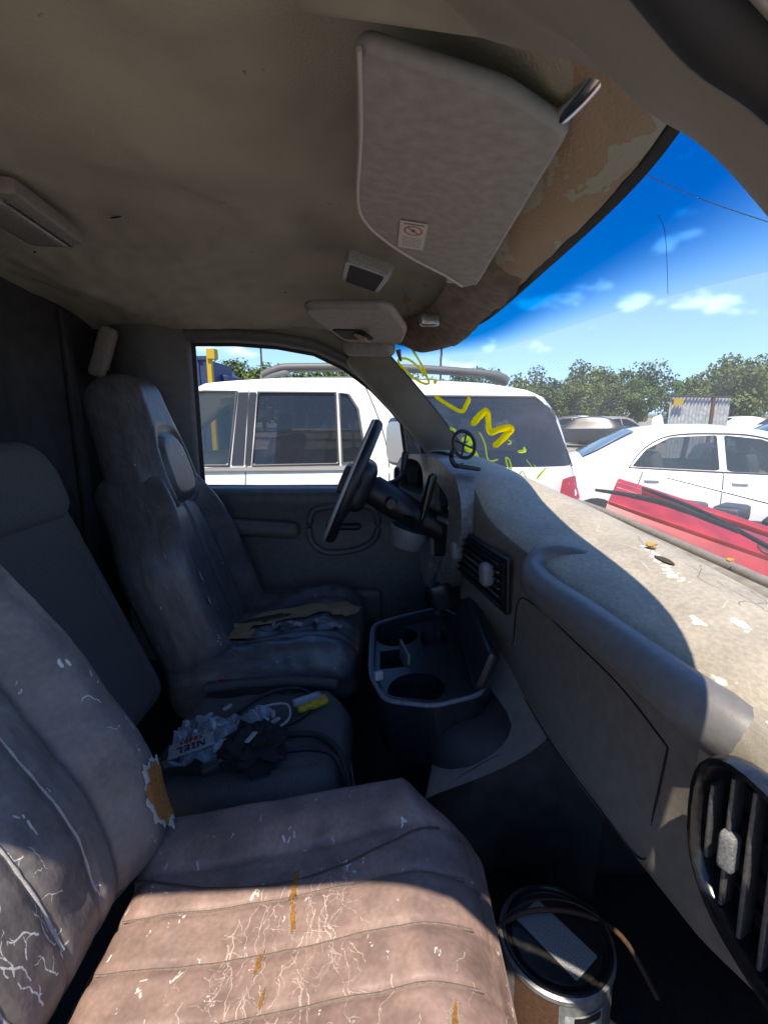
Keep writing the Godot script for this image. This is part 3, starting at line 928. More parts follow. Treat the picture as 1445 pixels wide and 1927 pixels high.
# ---------------------------------------------------------------- steering
func steering():
	var ax := Vector3(-0.92, 0.39, 0).normalized()          # towards the driver
	var ctr := Vector3(-0.09, -0.195, -1.40)
	var w = thing("steering_wheel", "black steering wheel with worn silver-edged rim", "steering wheel", ctr)
	var up := Vector3(0.39, 0.92, 0).normalized()
	var rt := Vector3(0, 0, 1)
	var ring := PackedVector3Array()
	for k in 56:
		var a := TAU * k / 56.0
		ring.append(ctr + (up * sin(a) + rt * cos(a)) * 0.178)
	part(w, "rim", tube(ring, 0.0160, 12, true, 1.1, ax), M.black)
	# worn edge where the cover has rubbed to bare grey
	var worn := PackedVector3Array()
	for k in 22:
		var a := PI * 0.42 - PI * 0.84 * k / 21.0
		worn.append(ctr + (up * sin(a) + rt * cos(a)) * 0.1905 + ax * 0.0130)
	part(w, "worn_strip", tube(worn, 0.0062, 8, false, 0.8, ax), M.fringe)
	part(w, "hub", rbox(Vector3(0.075, 0.15, 0.18), 0.034, 10, Transform3D(Basis(ax, up, ax.cross(up)), ctr + ax * -0.020)), M.black)
	part(w, "hub_pad", rbox(Vector3(0.02, 0.085, 0.11), 0.009, 6, Transform3D(Basis(ax, up, ax.cross(up)), ctr + ax * 0.027)), M.charcoal)
	for a in [0.15, PI - 0.15, -0.75, PI + 0.75]:
		var dir := up * sin(a) + rt * cos(a)
		part(w, "spoke", tube(PackedVector3Array([ctr + dir * 0.05 - ax * 0.015, ctr + dir * 0.11 - ax * 0.014, ctr + dir * 0.172]), [0.026, 0.02, 0.017], 10, false, 0.45, ax), M.black)
	var c = thing("steering_column", "dark steering column shroud with stalk and shift lever", "column", ctr - ax * 0.2)
	part(c, "shroud", tube(PackedVector3Array([ctr - ax * 0.045, ctr - ax * 0.06, ctr - ax * 0.12 - Vector3(0, 0.012, 0), ctr - ax * 0.20 - Vector3(0, 0.025, 0), ctr - ax * 0.30 - Vector3(0, 0.035, 0)]), [0.03, 0.044, 0.046, 0.042, 0.038], 16, false, 1.0, Vector3.BACK), M.black)
	part(c, "ignition", lathe([[0.001, 0.03], [0.014, 0.03], [0.018, 0.0]], Transform3D(Basis(Vector3.RIGHT, PI * 0.5), ctr - ax * 0.12 + Vector3(0, -0.005, 0.06)), 16), M.black)
	var lever = part(c, "shift_lever", tube(smooth_path(PackedVector3Array([Vector3(0.045, -0.285, -1.385), Vector3(0.082, -0.300, -1.335), Vector3(0.102, -0.295, -1.30), Vector3(0.120, -0.22, -1.30)]), 5), 0.008, 10), M.blackgloss)
	part(lever, "lever_knob", tube(PackedVector3Array([Vector3(0.108, -0.270, -1.30), Vector3(0.110, -0.262, -1.30), Vector3(0.133, -0.168, -1.30), Vector3(0.135, -0.160, -1.30)]), [0.006, 0.0125, 0.0125, 0.006], 12), M.blackgloss)
	var st = part(c, "turn_stalk", tube(smooth_path(PackedVector3Array([ctr - ax * 0.10 + Vector3(0, 0.02, -0.05), Vector3(0.05, -0.20, -1.50), Vector3(0.062, -0.175, -1.53)]), 5), 0.008, 10), M.black)
	part(st, "stalk_paddle", rbox(Vector3(0.022, 0.07, 0.03), 0.010, 6, Transform3D(Basis(Vector3.FORWARD, 0.1), Vector3(0.065, -0.150, -1.53))), M.black)
	part(c, "lower_shroud", lathe([[0.001, -0.05], [0.05, -0.04], [0.062, 0.0], [0.058, 0.02]], Transform3D(Basis(Vector3.FORWARD, 0.3), Vector3(0.075, -0.365, -1.44)), 24), M.greyknob)

# ---------------------------------------------------------------- cup holder console and engine cover
func console():
	var e = thing("engine_cover", "grey engine cover panel under the dashboard's middle", "engine cover", Vector3(0.25, -0.98, -0.95))
	part(e, "cover_skirt", sheet(30, 20, func(u: float, v: float):
		# grey shoulder that runs down from the dash to the cup holder
		var z := lerpf(-0.80, -1.34, u)
		var x0 := lerpf(0.325, 0.215, u)
		var x1 := lerpf(0.075, 0.06, u) + 0.05 * sin(u * PI)
		var k := smoothstep(0.0, 1.0, v)
		return Vector3(lerpf(x0, x1, k) , -0.555 - 0.16 * v - 0.03 * sin(v * PI) * (1.0 - u), z + 0.03 * v)), M.panel)
	part(e, "cover_side", sheet(20, 12, func(u: float, v: float):
		var k: float = u
		return Vector3(lerpf(0.075, 0.42, k), lerpf(-0.715, -0.55, k * 0.9) - (0.40 * v if v > 0 else 0.0), -0.77 - 0.05 * sin(k * PI) - 0.02 * v)), M.partition)
	part(e, "engine_hump", rbox(Vector3(0.62, 0.36, 0.50), 0.09, 12, Transform3D(Basis(), Vector3(0.40, -0.80, -1.06))), M.partition)
	var c = thing("cup_holder_console", "scuffed black cup holder tray jutting from the dashboard", "console", Vector3(0.1, -0.75, -1.08))
	# outline of the tray seen from above (x forward, z across), front edge against the dash
	var outl := soften([Vector2(-0.035, -1.28), Vector2(0.035, -1.315), Vector2(0.175, -1.36), Vector2(0.215, -1.28), Vector2(0.240, -0.97), Vector2(0.20, -0.895), Vector2(0.10, -0.87), Vector2(0.00, -0.905), Vector2(-0.035, -1.02)], 0.25, 4)
	var comb := CSGCombiner3D.new()
	comb.name = "tray"
	var tilt := Transform3D(Basis(Vector3.FORWARD, -0.10), Vector3(0, -0.588, 0))
	# y of the polygon becomes z across the van
	var lay := Transform3D(Basis(Vector3(1, 0, 0), Vector3(0, 0, 1), Vector3(0, -1, 0)), Vector3.ZERO)
	var add := func(poly: PackedVector2Array, top: float, depth: float, op: int):
		var q := CSGPolygon3D.new()
		q.name = "layer"
		q.polygon = poly
		q.depth = depth
		q.operation = op
		q.material = M.tray
		# extrudes along -z of the polygon, which lies upwards here: start at the bottom
		q.transform = Transform3D(lay.basis, Vector3(0, top - depth, 0))
		comb.add_child(q)
	add.call(outl, 0.0, 0.14, 0)
	var inn := PackedVector2Array()
	for p in outl: inn.append(Vector2(0.1, -1.09) + (p - Vector2(0.1, -1.09)) * 0.93)
	add.call(inn, 0.03, 0.048, 2)
	var disc := func(x, z, r):
		var o := PackedVector2Array()
		for k in 32: o.append(Vector2(x + cos(TAU * k / 32.0) * r, z + sin(TAU * k / 32.0) * r))
		return o
	add.call(disc.call(0.035, -1.225, 0.056), 0.03, 0.11, 2)
	add.call(disc.call(0.070, -0.965, 0.064), 0.03, 0.11, 2)
	add.call(PackedVector2Array([Vector2(-0.012, -1.15), Vector2(0.055, -1.15), Vector2(0.055, -1.06), Vector2(-0.012, -1.06)]), 0.03, 0.10, 2)
	add.call(soften([Vector2(0.095, -1.24), Vector2(0.165, -1.25), Vector2(0.175, -1.06), Vector2(0.105, -1.05)], 0.25, 4), 0.03, 0.075, 2)
	c.add_child(comb, true)
	comb.transform = Transform3D(tilt.basis, tilt.origin - base_of[c])
	part(c, "tray_back", rbox(Vector3(0.03, 0.10, 0.44), 0.012, 8, Transform3D(Basis(Vector3.UP, -0.05).rotated(Vector3.BACK, -0.35), Vector3(0.225, -0.535, -1.13))), M.tray)
	part(c, "tray_neck", rbox(Vector3(0.07, 0.12, 0.05), 0.02, 6, Transform3D(Basis(Vector3.BACK, 0.3), Vector3(0.175, -0.55, -1.36))), M.tray)
	part(c, "tray_belly", rbox(Vector3(0.20, 0.13, 0.36), 0.05, 10, Transform3D(Basis(), Vector3(0.10, -0.74, -1.09)), func(p: Vector3): return Vector3(p.x * (0.75 + 0.25 * p.y / 0.065), p.y, p.z)), M.tray)
	# pale wear along the rim
	var rim := PackedVector3Array()
	for p in outl: rim.append(tilt * Vector3(p.x, -0.003, p.y))
	part(c, "rim_edge", tube(rim, 0.005, 7, true), M.trayedge)
	part(c, "broken_chip", rbox(Vector3(0.02, 0.02, 0.012), 0.003, 4, Transform3D(Basis(Vector3.UP, 0.5), Vector3(-0.012, -0.58, -0.985))), M.fringe)
	part(c, "divider_clip", bx(Vector3(0.052, -0.60, -1.11), Vector3(0.006, 0.05, 0.085), Basis(Vector3.UP, 0.2)), M.greyknob)
	tag_cups(c)

func tag_cups(c):
	# rubbish left in the wells
	var r = thing("crumpled_wrapper", "small crumpled dark paper scrap inside the near cup holder", "wrapper", Vector3(0.075, -0.685, -0.965))
	part(r, "paper", crumple(Vector3(0.075, -0.672, -0.965), 0.035, 0.02, 3), M.peel)
	var g = thing("dry_debris", "brown dry debris lying in the console's long tray well", "debris", Vector3(0.135, -0.66, -1.14))
	for k in 5:
		part(g, "scrap", crumple(Vector3(0.135 + rng.randf_range(-0.02, 0.02), -0.640, -1.15 + rng.randf_range(-0.07, 0.07)), 0.018, 0.012, 20 + k), M.debris)

func crumple(c: Vector3, r: float, hgt: float, sd: int, seg := 14) -> ArrayMesh:
	var n := noise(1.0, sd, 3)
	n.noise_type = FastNoiseLite.TYPE_SIMPLEX
	return sheet(seg, seg, func(u: float, v: float):
		var a: float = (u - 0.5) * TAU
		var b: float = (v - 0.5) * PI
		var d := Vector3(cos(a) * cos(b), sin(b), sin(a) * cos(b))
		if u > 0.999: d = Vector3(cos(-PI) * cos(b), sin(b), sin(-PI) * cos(b))
		var k := 1.0 + 0.55 * n.get_noise_3dv(d * 1.6) + 0.25 * n.get_noise_3dv(d * 4.0)
		return c + Vector3(d.x * r, d.y * hgt, d.z * r) * k, 25)

# ---------------------------------------------------------------- seats
func crack_walk(c: Canvas, p: Vector2, a: float, len_: float, r: float, col: Color, depth: int):
	var n := int(len_ / 5.0)
	var a0 := a
	for k in n:
		a = lerpf(a + rng.randfn() * 0.75, a0, 0.45)
		var e := p + Vector2(cos(a), sin(a)) * 5.0
		c.line(p, e, r * (1.0 - 0.5 * k / n) * rng.randf_range(0.5, 1.3), col, rng.randf_range(0.35, 0.9))
		p = e
		if depth > 0 and rng.randf() < 0.06:
			crack_walk(c, p, a0 + (1.0 if rng.randf() < 0.5 else -1.0) * rng.randf_range(0.6, 1.4), len_ * 0.35, r * 0.7, col, depth - 1)

func leather(base: Color, crack: Color, sd: int, walks: Array, flecks: int, w := 1024) -> ImageTexture:
	var c := Canvas.new(w, w, base)
	rng.seed = sd
	c.mottle(noise(0.006 * 1024.0 / w, sd, 5), 0.22)
	c.mottle(noise(0.05, sd + 1, 3), 0.08)
	# pale rubbed patches with ragged outlines
	for k in 70:
		var p := Vector2(rng.randf(), rng.randf()) * w
		for q in 7:
			c.dab(p.x + rng.randfn() * w * 0.018, p.y + rng.randfn() * w * 0.014, rng.randf_range(3, 13) * w / 1024.0, base.lerp(crack, 0.30), 0.20, 0.5)
	for q in walks:
		for k in q[4]:
			var p := Vector2(rng.randf_range(q[0], q[2]), rng.randf_range(q[1], q[3])) * w
			crack_walk(c, p, q[5] + rng.randfn() * 0.25, q[6] * w * rng.randf_range(0.4, 1.2), q[7] * rng.randf_range(0.6, 1.2), crack, 2)
	for k in flecks:
		var p := Vector2(rng.randf(), rng.randf()) * w
		var big := 1.0 if rng.randf() < 0.8 else 2.6
		for q in rng.randi_range(1, 5):
			var e := p + Vector2(rng.randfn() * 3.0, rng.randfn() * 5.0) * big
			c.line(e, e + Vector2(rng.randfn() * 2.0, rng.randfn() * 4.0) * big, rng.randf_range(0.5, 1.6) * big, lin(0.62, 0.585, 0.54), rng.randf_range(0.3, 0.8))
	return c.tex()

func skin(tex: ImageTexture, rough := 0.48) -> StandardMaterial3D:
	var m := mat(Color.WHITE, rough)
	m.albedo_texture = tex
	m.heightmap_enabled = true
	m.heightmap_texture = noise_tex(0.12, 0.0, 1.0, 77, 4, 512)
	m.heightmap_scale = 0.035
	return m

# ragged patch lying on a surface given by f(uv) -> [point, normal]
func patch(f: Callable, ctr: Vector2, rx: float, ry: float, turn: float, ragged: float, lift: float, sd: int, n := 26) -> ArrayMesh:
	rng.seed = sd
	var m := MB.new()
	var rr := PackedFloat32Array()
	var wob := noise(1.0, sd + 5, 2)
	for k in n:
		var a := TAU * k / n
		rr.append(1.0 + ragged * (1.8 * wob.get_noise_2d(cos(a) * 1.7, sin(a) * 1.7) + (rng.randf() - 0.5) * 0.9))
	m.grid(n, 4, func(a: float, b: float):
		var k := int(round(a * n)) % n
		var q: Vector2 = Vector2(cos(TAU * k / n) * rx, sin(TAU * k / n) * ry).rotated(turn) * b * lerpf(1.0, rr[k], b)
		var s: Array = f.call(ctr + q)
		return s[0] + s[1] * lift)
	return m.mesh(60)

func seam_groove(d: float, w: float, depth: float) -> float:
	return -depth * exp(-d * d / (w * w))

func seats():
	# ---- passenger seat
	var p = thing("passenger_seat", "cracked brown and grey vinyl seat nearest the camera", "seat", Vector3(-0.15, -0.98, -0.46))
	var ctex := leather(lin(0.225, 0.152, 0.128), lin(0.47, 0.38, 0.33), 101, [[0.40, 0.25, 0.66, 0.36, 12, 1.57, 0.20, 1.1], [0.32, 0.34, 0.70, 0.9, 64, 1.57, 0.12, 1.0], [0.10, 0.4, 0.95, 0.95, 34, 1.57, 0.09, 0.9], [0.28, 0.35, 0.7, 0.8, 40, 0.3, 0.05, 0.8], [0.05, 0.7, 0.5, 0.95, 8, 2.6, 0.06, 0.8]], 120)
	var cm := skin(ctex, 0.5)
	var cplace := Transform3D(Basis(Vector3.BACK, 0.20), Vector3(-0.115, -0.725, -0.455))
	var cushion := func(q: Vector3):
		var o := q
		if q.y > 0.0:
			var k := smoothstep(0.0, 0.06, q.y)
			# bolster along the inner side, sewn channels along the seat
			var edge := -q.z
			o.y += k * (0.022 * smoothstep(0.13, 0.20, edge) * (1.0 - smoothstep(0.23, 0.262, edge)) + 0.010 * smoothstep(0.16, 0.22, -edge))
			for zz in [-0.150, -0.085, -0.020, 0.045, 0.110]:
				o.y += k * seam_groove(q.z - zz + (0.03 * q.x if zz < -0.1 else 0.0), 0.0050, 0.0042)
			o.y += k * (-0.016 * exp(-pow((q.x + 0.05) / 0.16, 2.0) - pow((q.z + 0.0) / 0.14, 2.0)))
			o.y += k * 0.004 * sag.get_noise_2d(q.x * 9.0, q.z * 9.0)
			o.y -= k * 0.035 * smoothstep(0.17, 0.27, q.x)
		# the front corners are rounded in plan
		var cr := smoothstep(0.14, 0.27, q.x) * smoothstep(0.13, 0.27, absf(q.z))
		o.x -= cr * 0.07
		return o
	part(p, "cushion", seatbox(Vector3(0.54, 0.17, 0.54), 0.055, 96, cplace, cushion), cm, "cracked brown vinyl cushion with paint flecks")
	var pipe := PackedVector3Array()
	for k in 30:
		var x := -0.25 + 0.47 * k / 29.0
		pipe.append(cplace * cushion.call(Vector3(x, 0.083, -0.150 - 0.03 * x + 0.045 * sin(PI * k / 29.0))))
	part(p, "seam_piping", tube(pipe, 0.0034, 7), M.piping)
	for zz in [-0.085, -0.020, 0.045, 0.110]:
		var sl := PackedVector3Array()
		for k in 36: sl.append(cplace * cushion.call(Vector3(-0.24 + 0.48 * k / 35.0, 0.0852, zz)))
		part(p, "seam", tube(sl, 0.0019, 6), M.seam)
	var on_c := func(q: Vector2):
		var a: Vector3 = cushion.call(Vector3(q.x, 0.085, q.y))
		return [cplace * a, cplace.basis.y]
	for t in [[Vector2(0.005, -0.10), 0.006, 0.024, 0.05, 5], [Vector2(0.010, -0.055), 0.004, 0.022, -0.15, 6], [Vector2(-0.025, -0.01), 0.004, 0.014, 0.1, 7], [Vector2(-0.01, 0.03), 0.003, 0.010, 0.1, 11], [Vector2(0.075, 0.085), 0.016, 0.004, 0.1, 8], [Vector2(0.205, 0.09), 0.005, 0.024, 0.2, 9]]:
		var ft0 = part(p, "foam_tear", patch(on_c, t[0], t[1] * 0.8, t[2], t[3], 0.30, 0.0016, t[4], 36), M.foam)
		part(ft0, "torn_fringe", patch(on_c, t[0], t[1] * 1.35, t[2] * 1.15, t[3], 0.28, 0.0009, t[4] + 40, 44), M.crackpale)
	part(p, "seat_base", rbox(Vector3(0.44, 0.18, 0.44), 0.03, 6, Transform3D(Basis(), Vector3(-0.14, -0.89, -0.46))), M.black)
	# backrest: x is its thickness (front +), y up, z across
	var btex := leather(lin(0.15, 0.137, 0.13), lin(0.72, 0.70, 0.68), 202, [[0.42, 0.04, 0.62, 0.16, 7, 1.2, 0.13, 2.0], [0.50, 0.02, 0.74, 0.24, 9, 2.2, 0.07, 1.6], [0.36, 0.10, 0.50, 0.26, 4, 0.6, 0.05, 1.4], [0.05, 0.24, 0.13, 0.36, 3, 0.8, 0.05, 1.6], [0.6, 0.05, 0.95, 0.4, 9, 1.4, 0.1, 1.6]], 40)
	var bm := skin(btex, 0.5)
	var bplace := Transform3D(Basis(Vector3.BACK, 0.50), Vector3(-0.585, -0.39, -0.455))
	var back := func(q: Vector3):
		var o := q
		if q.x > 0.0:
			var k := smoothstep(0.0, 0.05, q.x)
			var az := absf(q.z)
			o.x += k * (0.040 * smoothstep(0.13, 0.195, az) * (1.0 - smoothstep(0.225, 0.262, az)))
			o.x += k * (seam_groove(az - 0.135, 0.007, 0.010) + seam_groove(q.z + 0.085, 0.006, 0.006) + seam_groove(q.z + 0.005, 0.006, 0.006) + seam_groove(q.z - 0.08, 0.006, 0.006))
			o.x += k * 0.005 * sag.get_noise_2d(q.y * 7.0 + 9.0, q.z * 7.0)
			o.x -= k * 0.03 * smoothstep(-0.2, -0.36, q.y)
		var top := smoothstep(-0.05, 0.36, q.y)
		o.z *= 1.0 - 0.24 * top
		var bot := smoothstep(-0.22, -0.36, q.y)
		o.z *= 1.0 - 0.10 * bot
		return o
	part(p, "backrest", seatbox(Vector3(0.16, 0.74, 0.53), 0.06, 84, bplace, back), bm, "grey vinyl backrest with split white seams")
	var on_b := func(q: Vector2):
		var a: Vector3 = back.call(Vector3(0.08, q.x, q.y))
		var e: Vector3 = back.call(Vector3(0.08, q.x, q.y + 0.004))
		var n := (Vector3(0, 1, 0)).cross(e - a).normalized()
		if n.x < 0.0: n = -n
		return [bplace * a, bplace.basis * n]
	# worn white piping along the channels
	for zz in [-0.085, -0.005, 0.08]:
		var m := MB.new()
		var seed_ := int(zz * 1000.0) + 300
		rng.seed = seed_
		var run := PackedVector3Array()
		var rad := []
		var from: float = -0.34 if zz > 0.0 else -0.31
		for k in 40:
			var y := from + 0.42 * k / 39.0
			var s: Array = on_b.call(Vector2(y, zz))
			run.append(s[0] + s[1] * 0.0015)
			rad.append((0.0030 if zz > -0.05 else 0.0024) * rng.randf_range(0.6, 1.1) * (1.0 - smoothstep(0.55, 1.0, k / 39.0) * 0.8))
		tube_add(m, run, rad, 7)
		part(p, "worn_piping", m.mesh(70), M.fringe)
	# torn corner showing foam
	var fr = part(p, "foam_tear", patch(on_b, Vector2(-0.285, -0.212), 0.048, 0.024, 0.15, 0.14, 0.004, 51, 44), M.foam, "orange foam showing through the torn bolster")
	part(fr, "torn_fringe", patch(on_b, Vector2(-0.285, -0.212), 0.057, 0.029, 0.15, 0.16, 0.0022, 52, 80), M.fringe)
	part(p, "foam_tear", patch(on_b, Vector2(-0.30, 0.115), 0.035, 0.016, 0.3, 0.3, 0.004, 53), M.foampale)
	part(p, "headrest", rbox(Vector3(0.10, 0.20, 0.27), 0.045, 12, Transform3D(Basis(Vector3.BACK, 0.42), Vector3(-0.76, 0.0, -0.455))), bm)
	# ---- middle seat
	var m = thing("middle_seat", "dark cloth middle seat littered with cables", "seat", Vector3(-0.3, -0.98, -0.95))
	part(m, "cushion", seatbox(Vector3(0.42, 0.13, 0.36), 0.05, 30, Transform3D(Basis(Vector3.BACK, 0.06), Vector3(-0.285, -0.765, -0.955)), func(q: Vector3):
		var o: Vector3 = q
		if q.y > 0.0: o.y += seam_groove(q.z - 0.11, 0.007, 0.008) + 0.006 * sag.get_noise_2d(q.x * 10.0, q.z * 10.0)
		var cr := smoothstep(0.10, 0.21, q.x) * smoothstep(0.08, 0.18, absf(q.z))
		o.x -= cr * 0.05
		return o), M.cloth)
	part(m, "seat_base", rbox(Vector3(0.34, 0.14, 0.30), 0.03, 6, Transform3D(Basis(), Vector3(-0.29, -0.90, -0.955))), M.black)
	part(m, "cushion_edge", tube(smooth_path(PackedVector3Array([Vector3(-0.47, -0.712, -1.145), Vector3(-0.35, -0.702, -1.155), Vector3(-0.22, -0.694, -1.150), Vector3(-0.12, -0.69, -1.13)]), 6), 0.014, 8), M.cloth)
	var mb := Transform3D(Basis(Vector3.BACK, 0.38), Vector3(-0.755, -0.45, -0.985))
	part(m, "backrest", seatbox(Vector3(0.15, 0.66, 0.37), 0.055, 36, mb, func(q: Vector3):
		var o: Vector3 = q
		if q.x > 0.0:
			o.x += seam_groove(q.y - 0.145 + 0.15 * absf(q.z), 0.006, 0.008) + seam_groove(q.y + 0.02 - 1.2 * q.z * q.z, 0.006, 0.005) * 0.0
			o.x += seam_groove(absf(q.z) - 0.125, 0.006, 0.006) * (1.0 - smoothstep(0.10, 0.14, q.y))
		o.z *= 1.0 - 0.16 * smoothstep(0.18, 0.33, q.y)
		return o), M.cloth)
	var hd := Transform3D(Basis(Vector3.BACK, 0.30), Vector3(-0.815, -0.160, -0.985))
	part(m, "headrest", seatbox(Vector3(0.12, 0.20, 0.33), 0.055, 24, hd, func(q: Vector3):
		var o: Vector3 = q
		o.z *= 1.0 - 0.22 * smoothstep(0.0, 0.1, q.y)
		return o), M.cloth)
	part(m, "buckle", rbox(Vector3(0.05, 0.02, 0.03), 0.006, 5, Transform3D(Basis(Vector3.UP, 0.5), Vector3(-0.42, -0.705, -1.175))), M.redlens)
	# ---- driver's seat
	var d = thing("driver_seat", "dark leather high-backed driver's seat with shredded cushion", "seat", Vector3(-0.4, -0.98, -1.42))
	var dt := leather(lin(0.095, 0.093, 0.10), lin(0.36, 0.36, 0.40), 303, [[0.3, 0.5, 0.7, 0.9, 4, 1.2, 0.08, 0.9]], 8, 512)
	var dm := skin(dt, 0.36)
	var dplace := Transform3D(Basis(Vector3.BACK, 0.14), Vector3(-0.335, -0.725, -1.42))
	var dcush := func(q: Vector3):
		var o := q
		if q.y > 0.0:
			o.y += 0.020 * smoothstep(0.14, 0.20, absf(q.z)) * (1.0 - smoothstep(0.23, 0.26, absf(q.z)))
			for zz in [0.06, 0.10, 0.14]: o.y += seam_groove(q.z - zz, 0.008, 0.008)
			o.y += 0.008 * sag.get_noise_2d(q.x * 12.0, q.z * 12.0)
			o.y -= 0.03 * smoothstep(0.15, 0.26, q.x)
		return o
	part(d, "cushion", seatbox(Vector3(0.53, 0.17, 0.52), 0.055, 44, dplace, dcush), dm)
	var on_d := func(q: Vector2):
		var a: Vector3 = dcush.call(Vector3(q.x, 0.085, q.y))
		return [dplace * a, dplace.basis.y]
	var ft = part(d, "foam_tear", patch(on_d, Vector2(0.045, -0.02), 0.19, 0.050, -0.16, 0.16, 0.006, 71, 34), M.foampale, "long strip of bare tan foam on the cushion")
	part(ft, "torn_fringe", patch(on_d, Vector2(0.22, -0.045), 0.05, 0.05, 0.0, 0.35, 0.010, 72, 22), M.foampale)
	part(ft, "foam_hollow", patch(on_d, Vector2(-0.03, -0.005), 0.08, 0.020, -0.1, 0.25, 0.0085, 73, 20), M.debris)
	part(d, "foam_tear", patch(on_d, Vector2(-0.09, 0.075), 0.05, 0.035, 0.5, 0.3, 0.006, 74), M.foampale)
	for k in 7:
		part(d, "peeled_skin", flap(on_d, Vector2(rng.randf_range(-0.19, -0.08), rng.randf_range(-0.05, 0.08)), 0.05, 80 + k), M.peel)
	for k in 4:
		part(d, "peeled_skin", flap(on_d, Vector2(0.02 + 0.06 * k, 0.055 + 0.01 * k), 0.07, 90 + k), M.peel)
	part(d, "seat_base", rbox(Vector3(0.44, 0.18, 0.44), 0.03, 6, Transform3D(Basis(), Vector3(-0.36, -0.89, -1.42))), M.black)
	var db := Transform3D(Basis(Vector3.BACK, 0.34), Vector3(-0.622, -0.44, -1.42))
	var dback := func(q: Vector3):
		var o := q
		if q.x > 0.0:
			var az := absf(q.z)
			o.x += 0.042 * smoothstep(0.12, 0.19, az) * (1.0 - smoothstep(0.215, 0.255, az))
			o.x += seam_groove(az - 0.115, 0.008, 0.012) + seam_groove(q.z, 0.006, 0.008)
		o.z *= 1.0 - 0.46 * smoothstep(0.0, 0.30, q.y)
		o.x -= 0.03 * smoothstep(0.12, 0.30, q.y)
		return o
	part(d, "backrest", seatbox(Vector3(0.16, 0.60, 0.51), 0.07, 50, db, dback), dm)
	var dh := Transform3D(Basis(Vector3.BACK, 0.24), Vector3(-0.722, -0.10, -1.43))
	part(d, "headrest", seatbox(Vector3(0.165, 0.42, 0.29), 0.07, 34, dh, func(q: Vector3):
		var o: Vector3 = q
		var k := smoothstep(-0.12, 0.2, q.y)
		o.z *= 1.0 - 0.34 * k
		if q.x > 0.0:
			o.x += 0.018 * (1.0 - k)
			var e := Vector2(q.z / 0.085, (q.y + 0.075) / 0.105)
			o.x += seam_groove((pow(absf(e.x), 3.0) + pow(absf(e.y), 3.0)) ** 0.333 * 0.09 - 0.09, 0.008, 0.012)
		return o), dm)
	var on_db := func(q: Vector2):
		var a: Vector3 = dback.call(Vector3(0.08, q.x, q.y))
		return [db * a, db.basis.x]
	for q in [[0.10, 0.10, 0.07, 0.003], [0.05, 0.12, 0.06, 0.004], [-0.05, 0.15, 0.05, 0.005], [-0.03, 0.19, 0.03, 0.004], [-0.12, 0.18, 0.025, 0.007], [-0.10, 0.205, 0.02, 0.006]]:
		part(d, "peeled_skin", patch(on_db, Vector2(q[0], q[1]), q[2] * 0.5, q[3], -0.1, 0.5, 0.004, int(q[0] * 100) + 120, 18), M.peel)

# like rbox, with the front and top faces cut finer
func seatbox(size: Vector3, r: float, seg: int, place: Transform3D, shape: Callable) -> ArrayMesh:
	var m := MB.new()
	rbox_add(m, size, r, seg, place, shape, true)
	return m.mesh(75, 0.0006)

func flap(f: Callable, at: Vector2, size: float, sd: int) -> ArrayMesh:
	rng.seed = sd
	var n := noise(1.0, sd, 2)
	var a := rng.randf() * TAU
	var l := rng.randf_range(0.6, 1.3)
	return sheet(8, 5, func(u: float, v: float):
		var q := at + Vector2((u - 0.5) * size * l, (v - 0.5) * size * 0.35 * (1.0 - 0.7 * absf(u - 0.5) * 2.0)).rotated(a)
		var s: Array = f.call(q)
		return s[0] + s[1] * (0.005 + 0.018 * u * u + 0.012 * n.get_noise_2d(u * 3.0, v * 3.0 + sd)), 50)

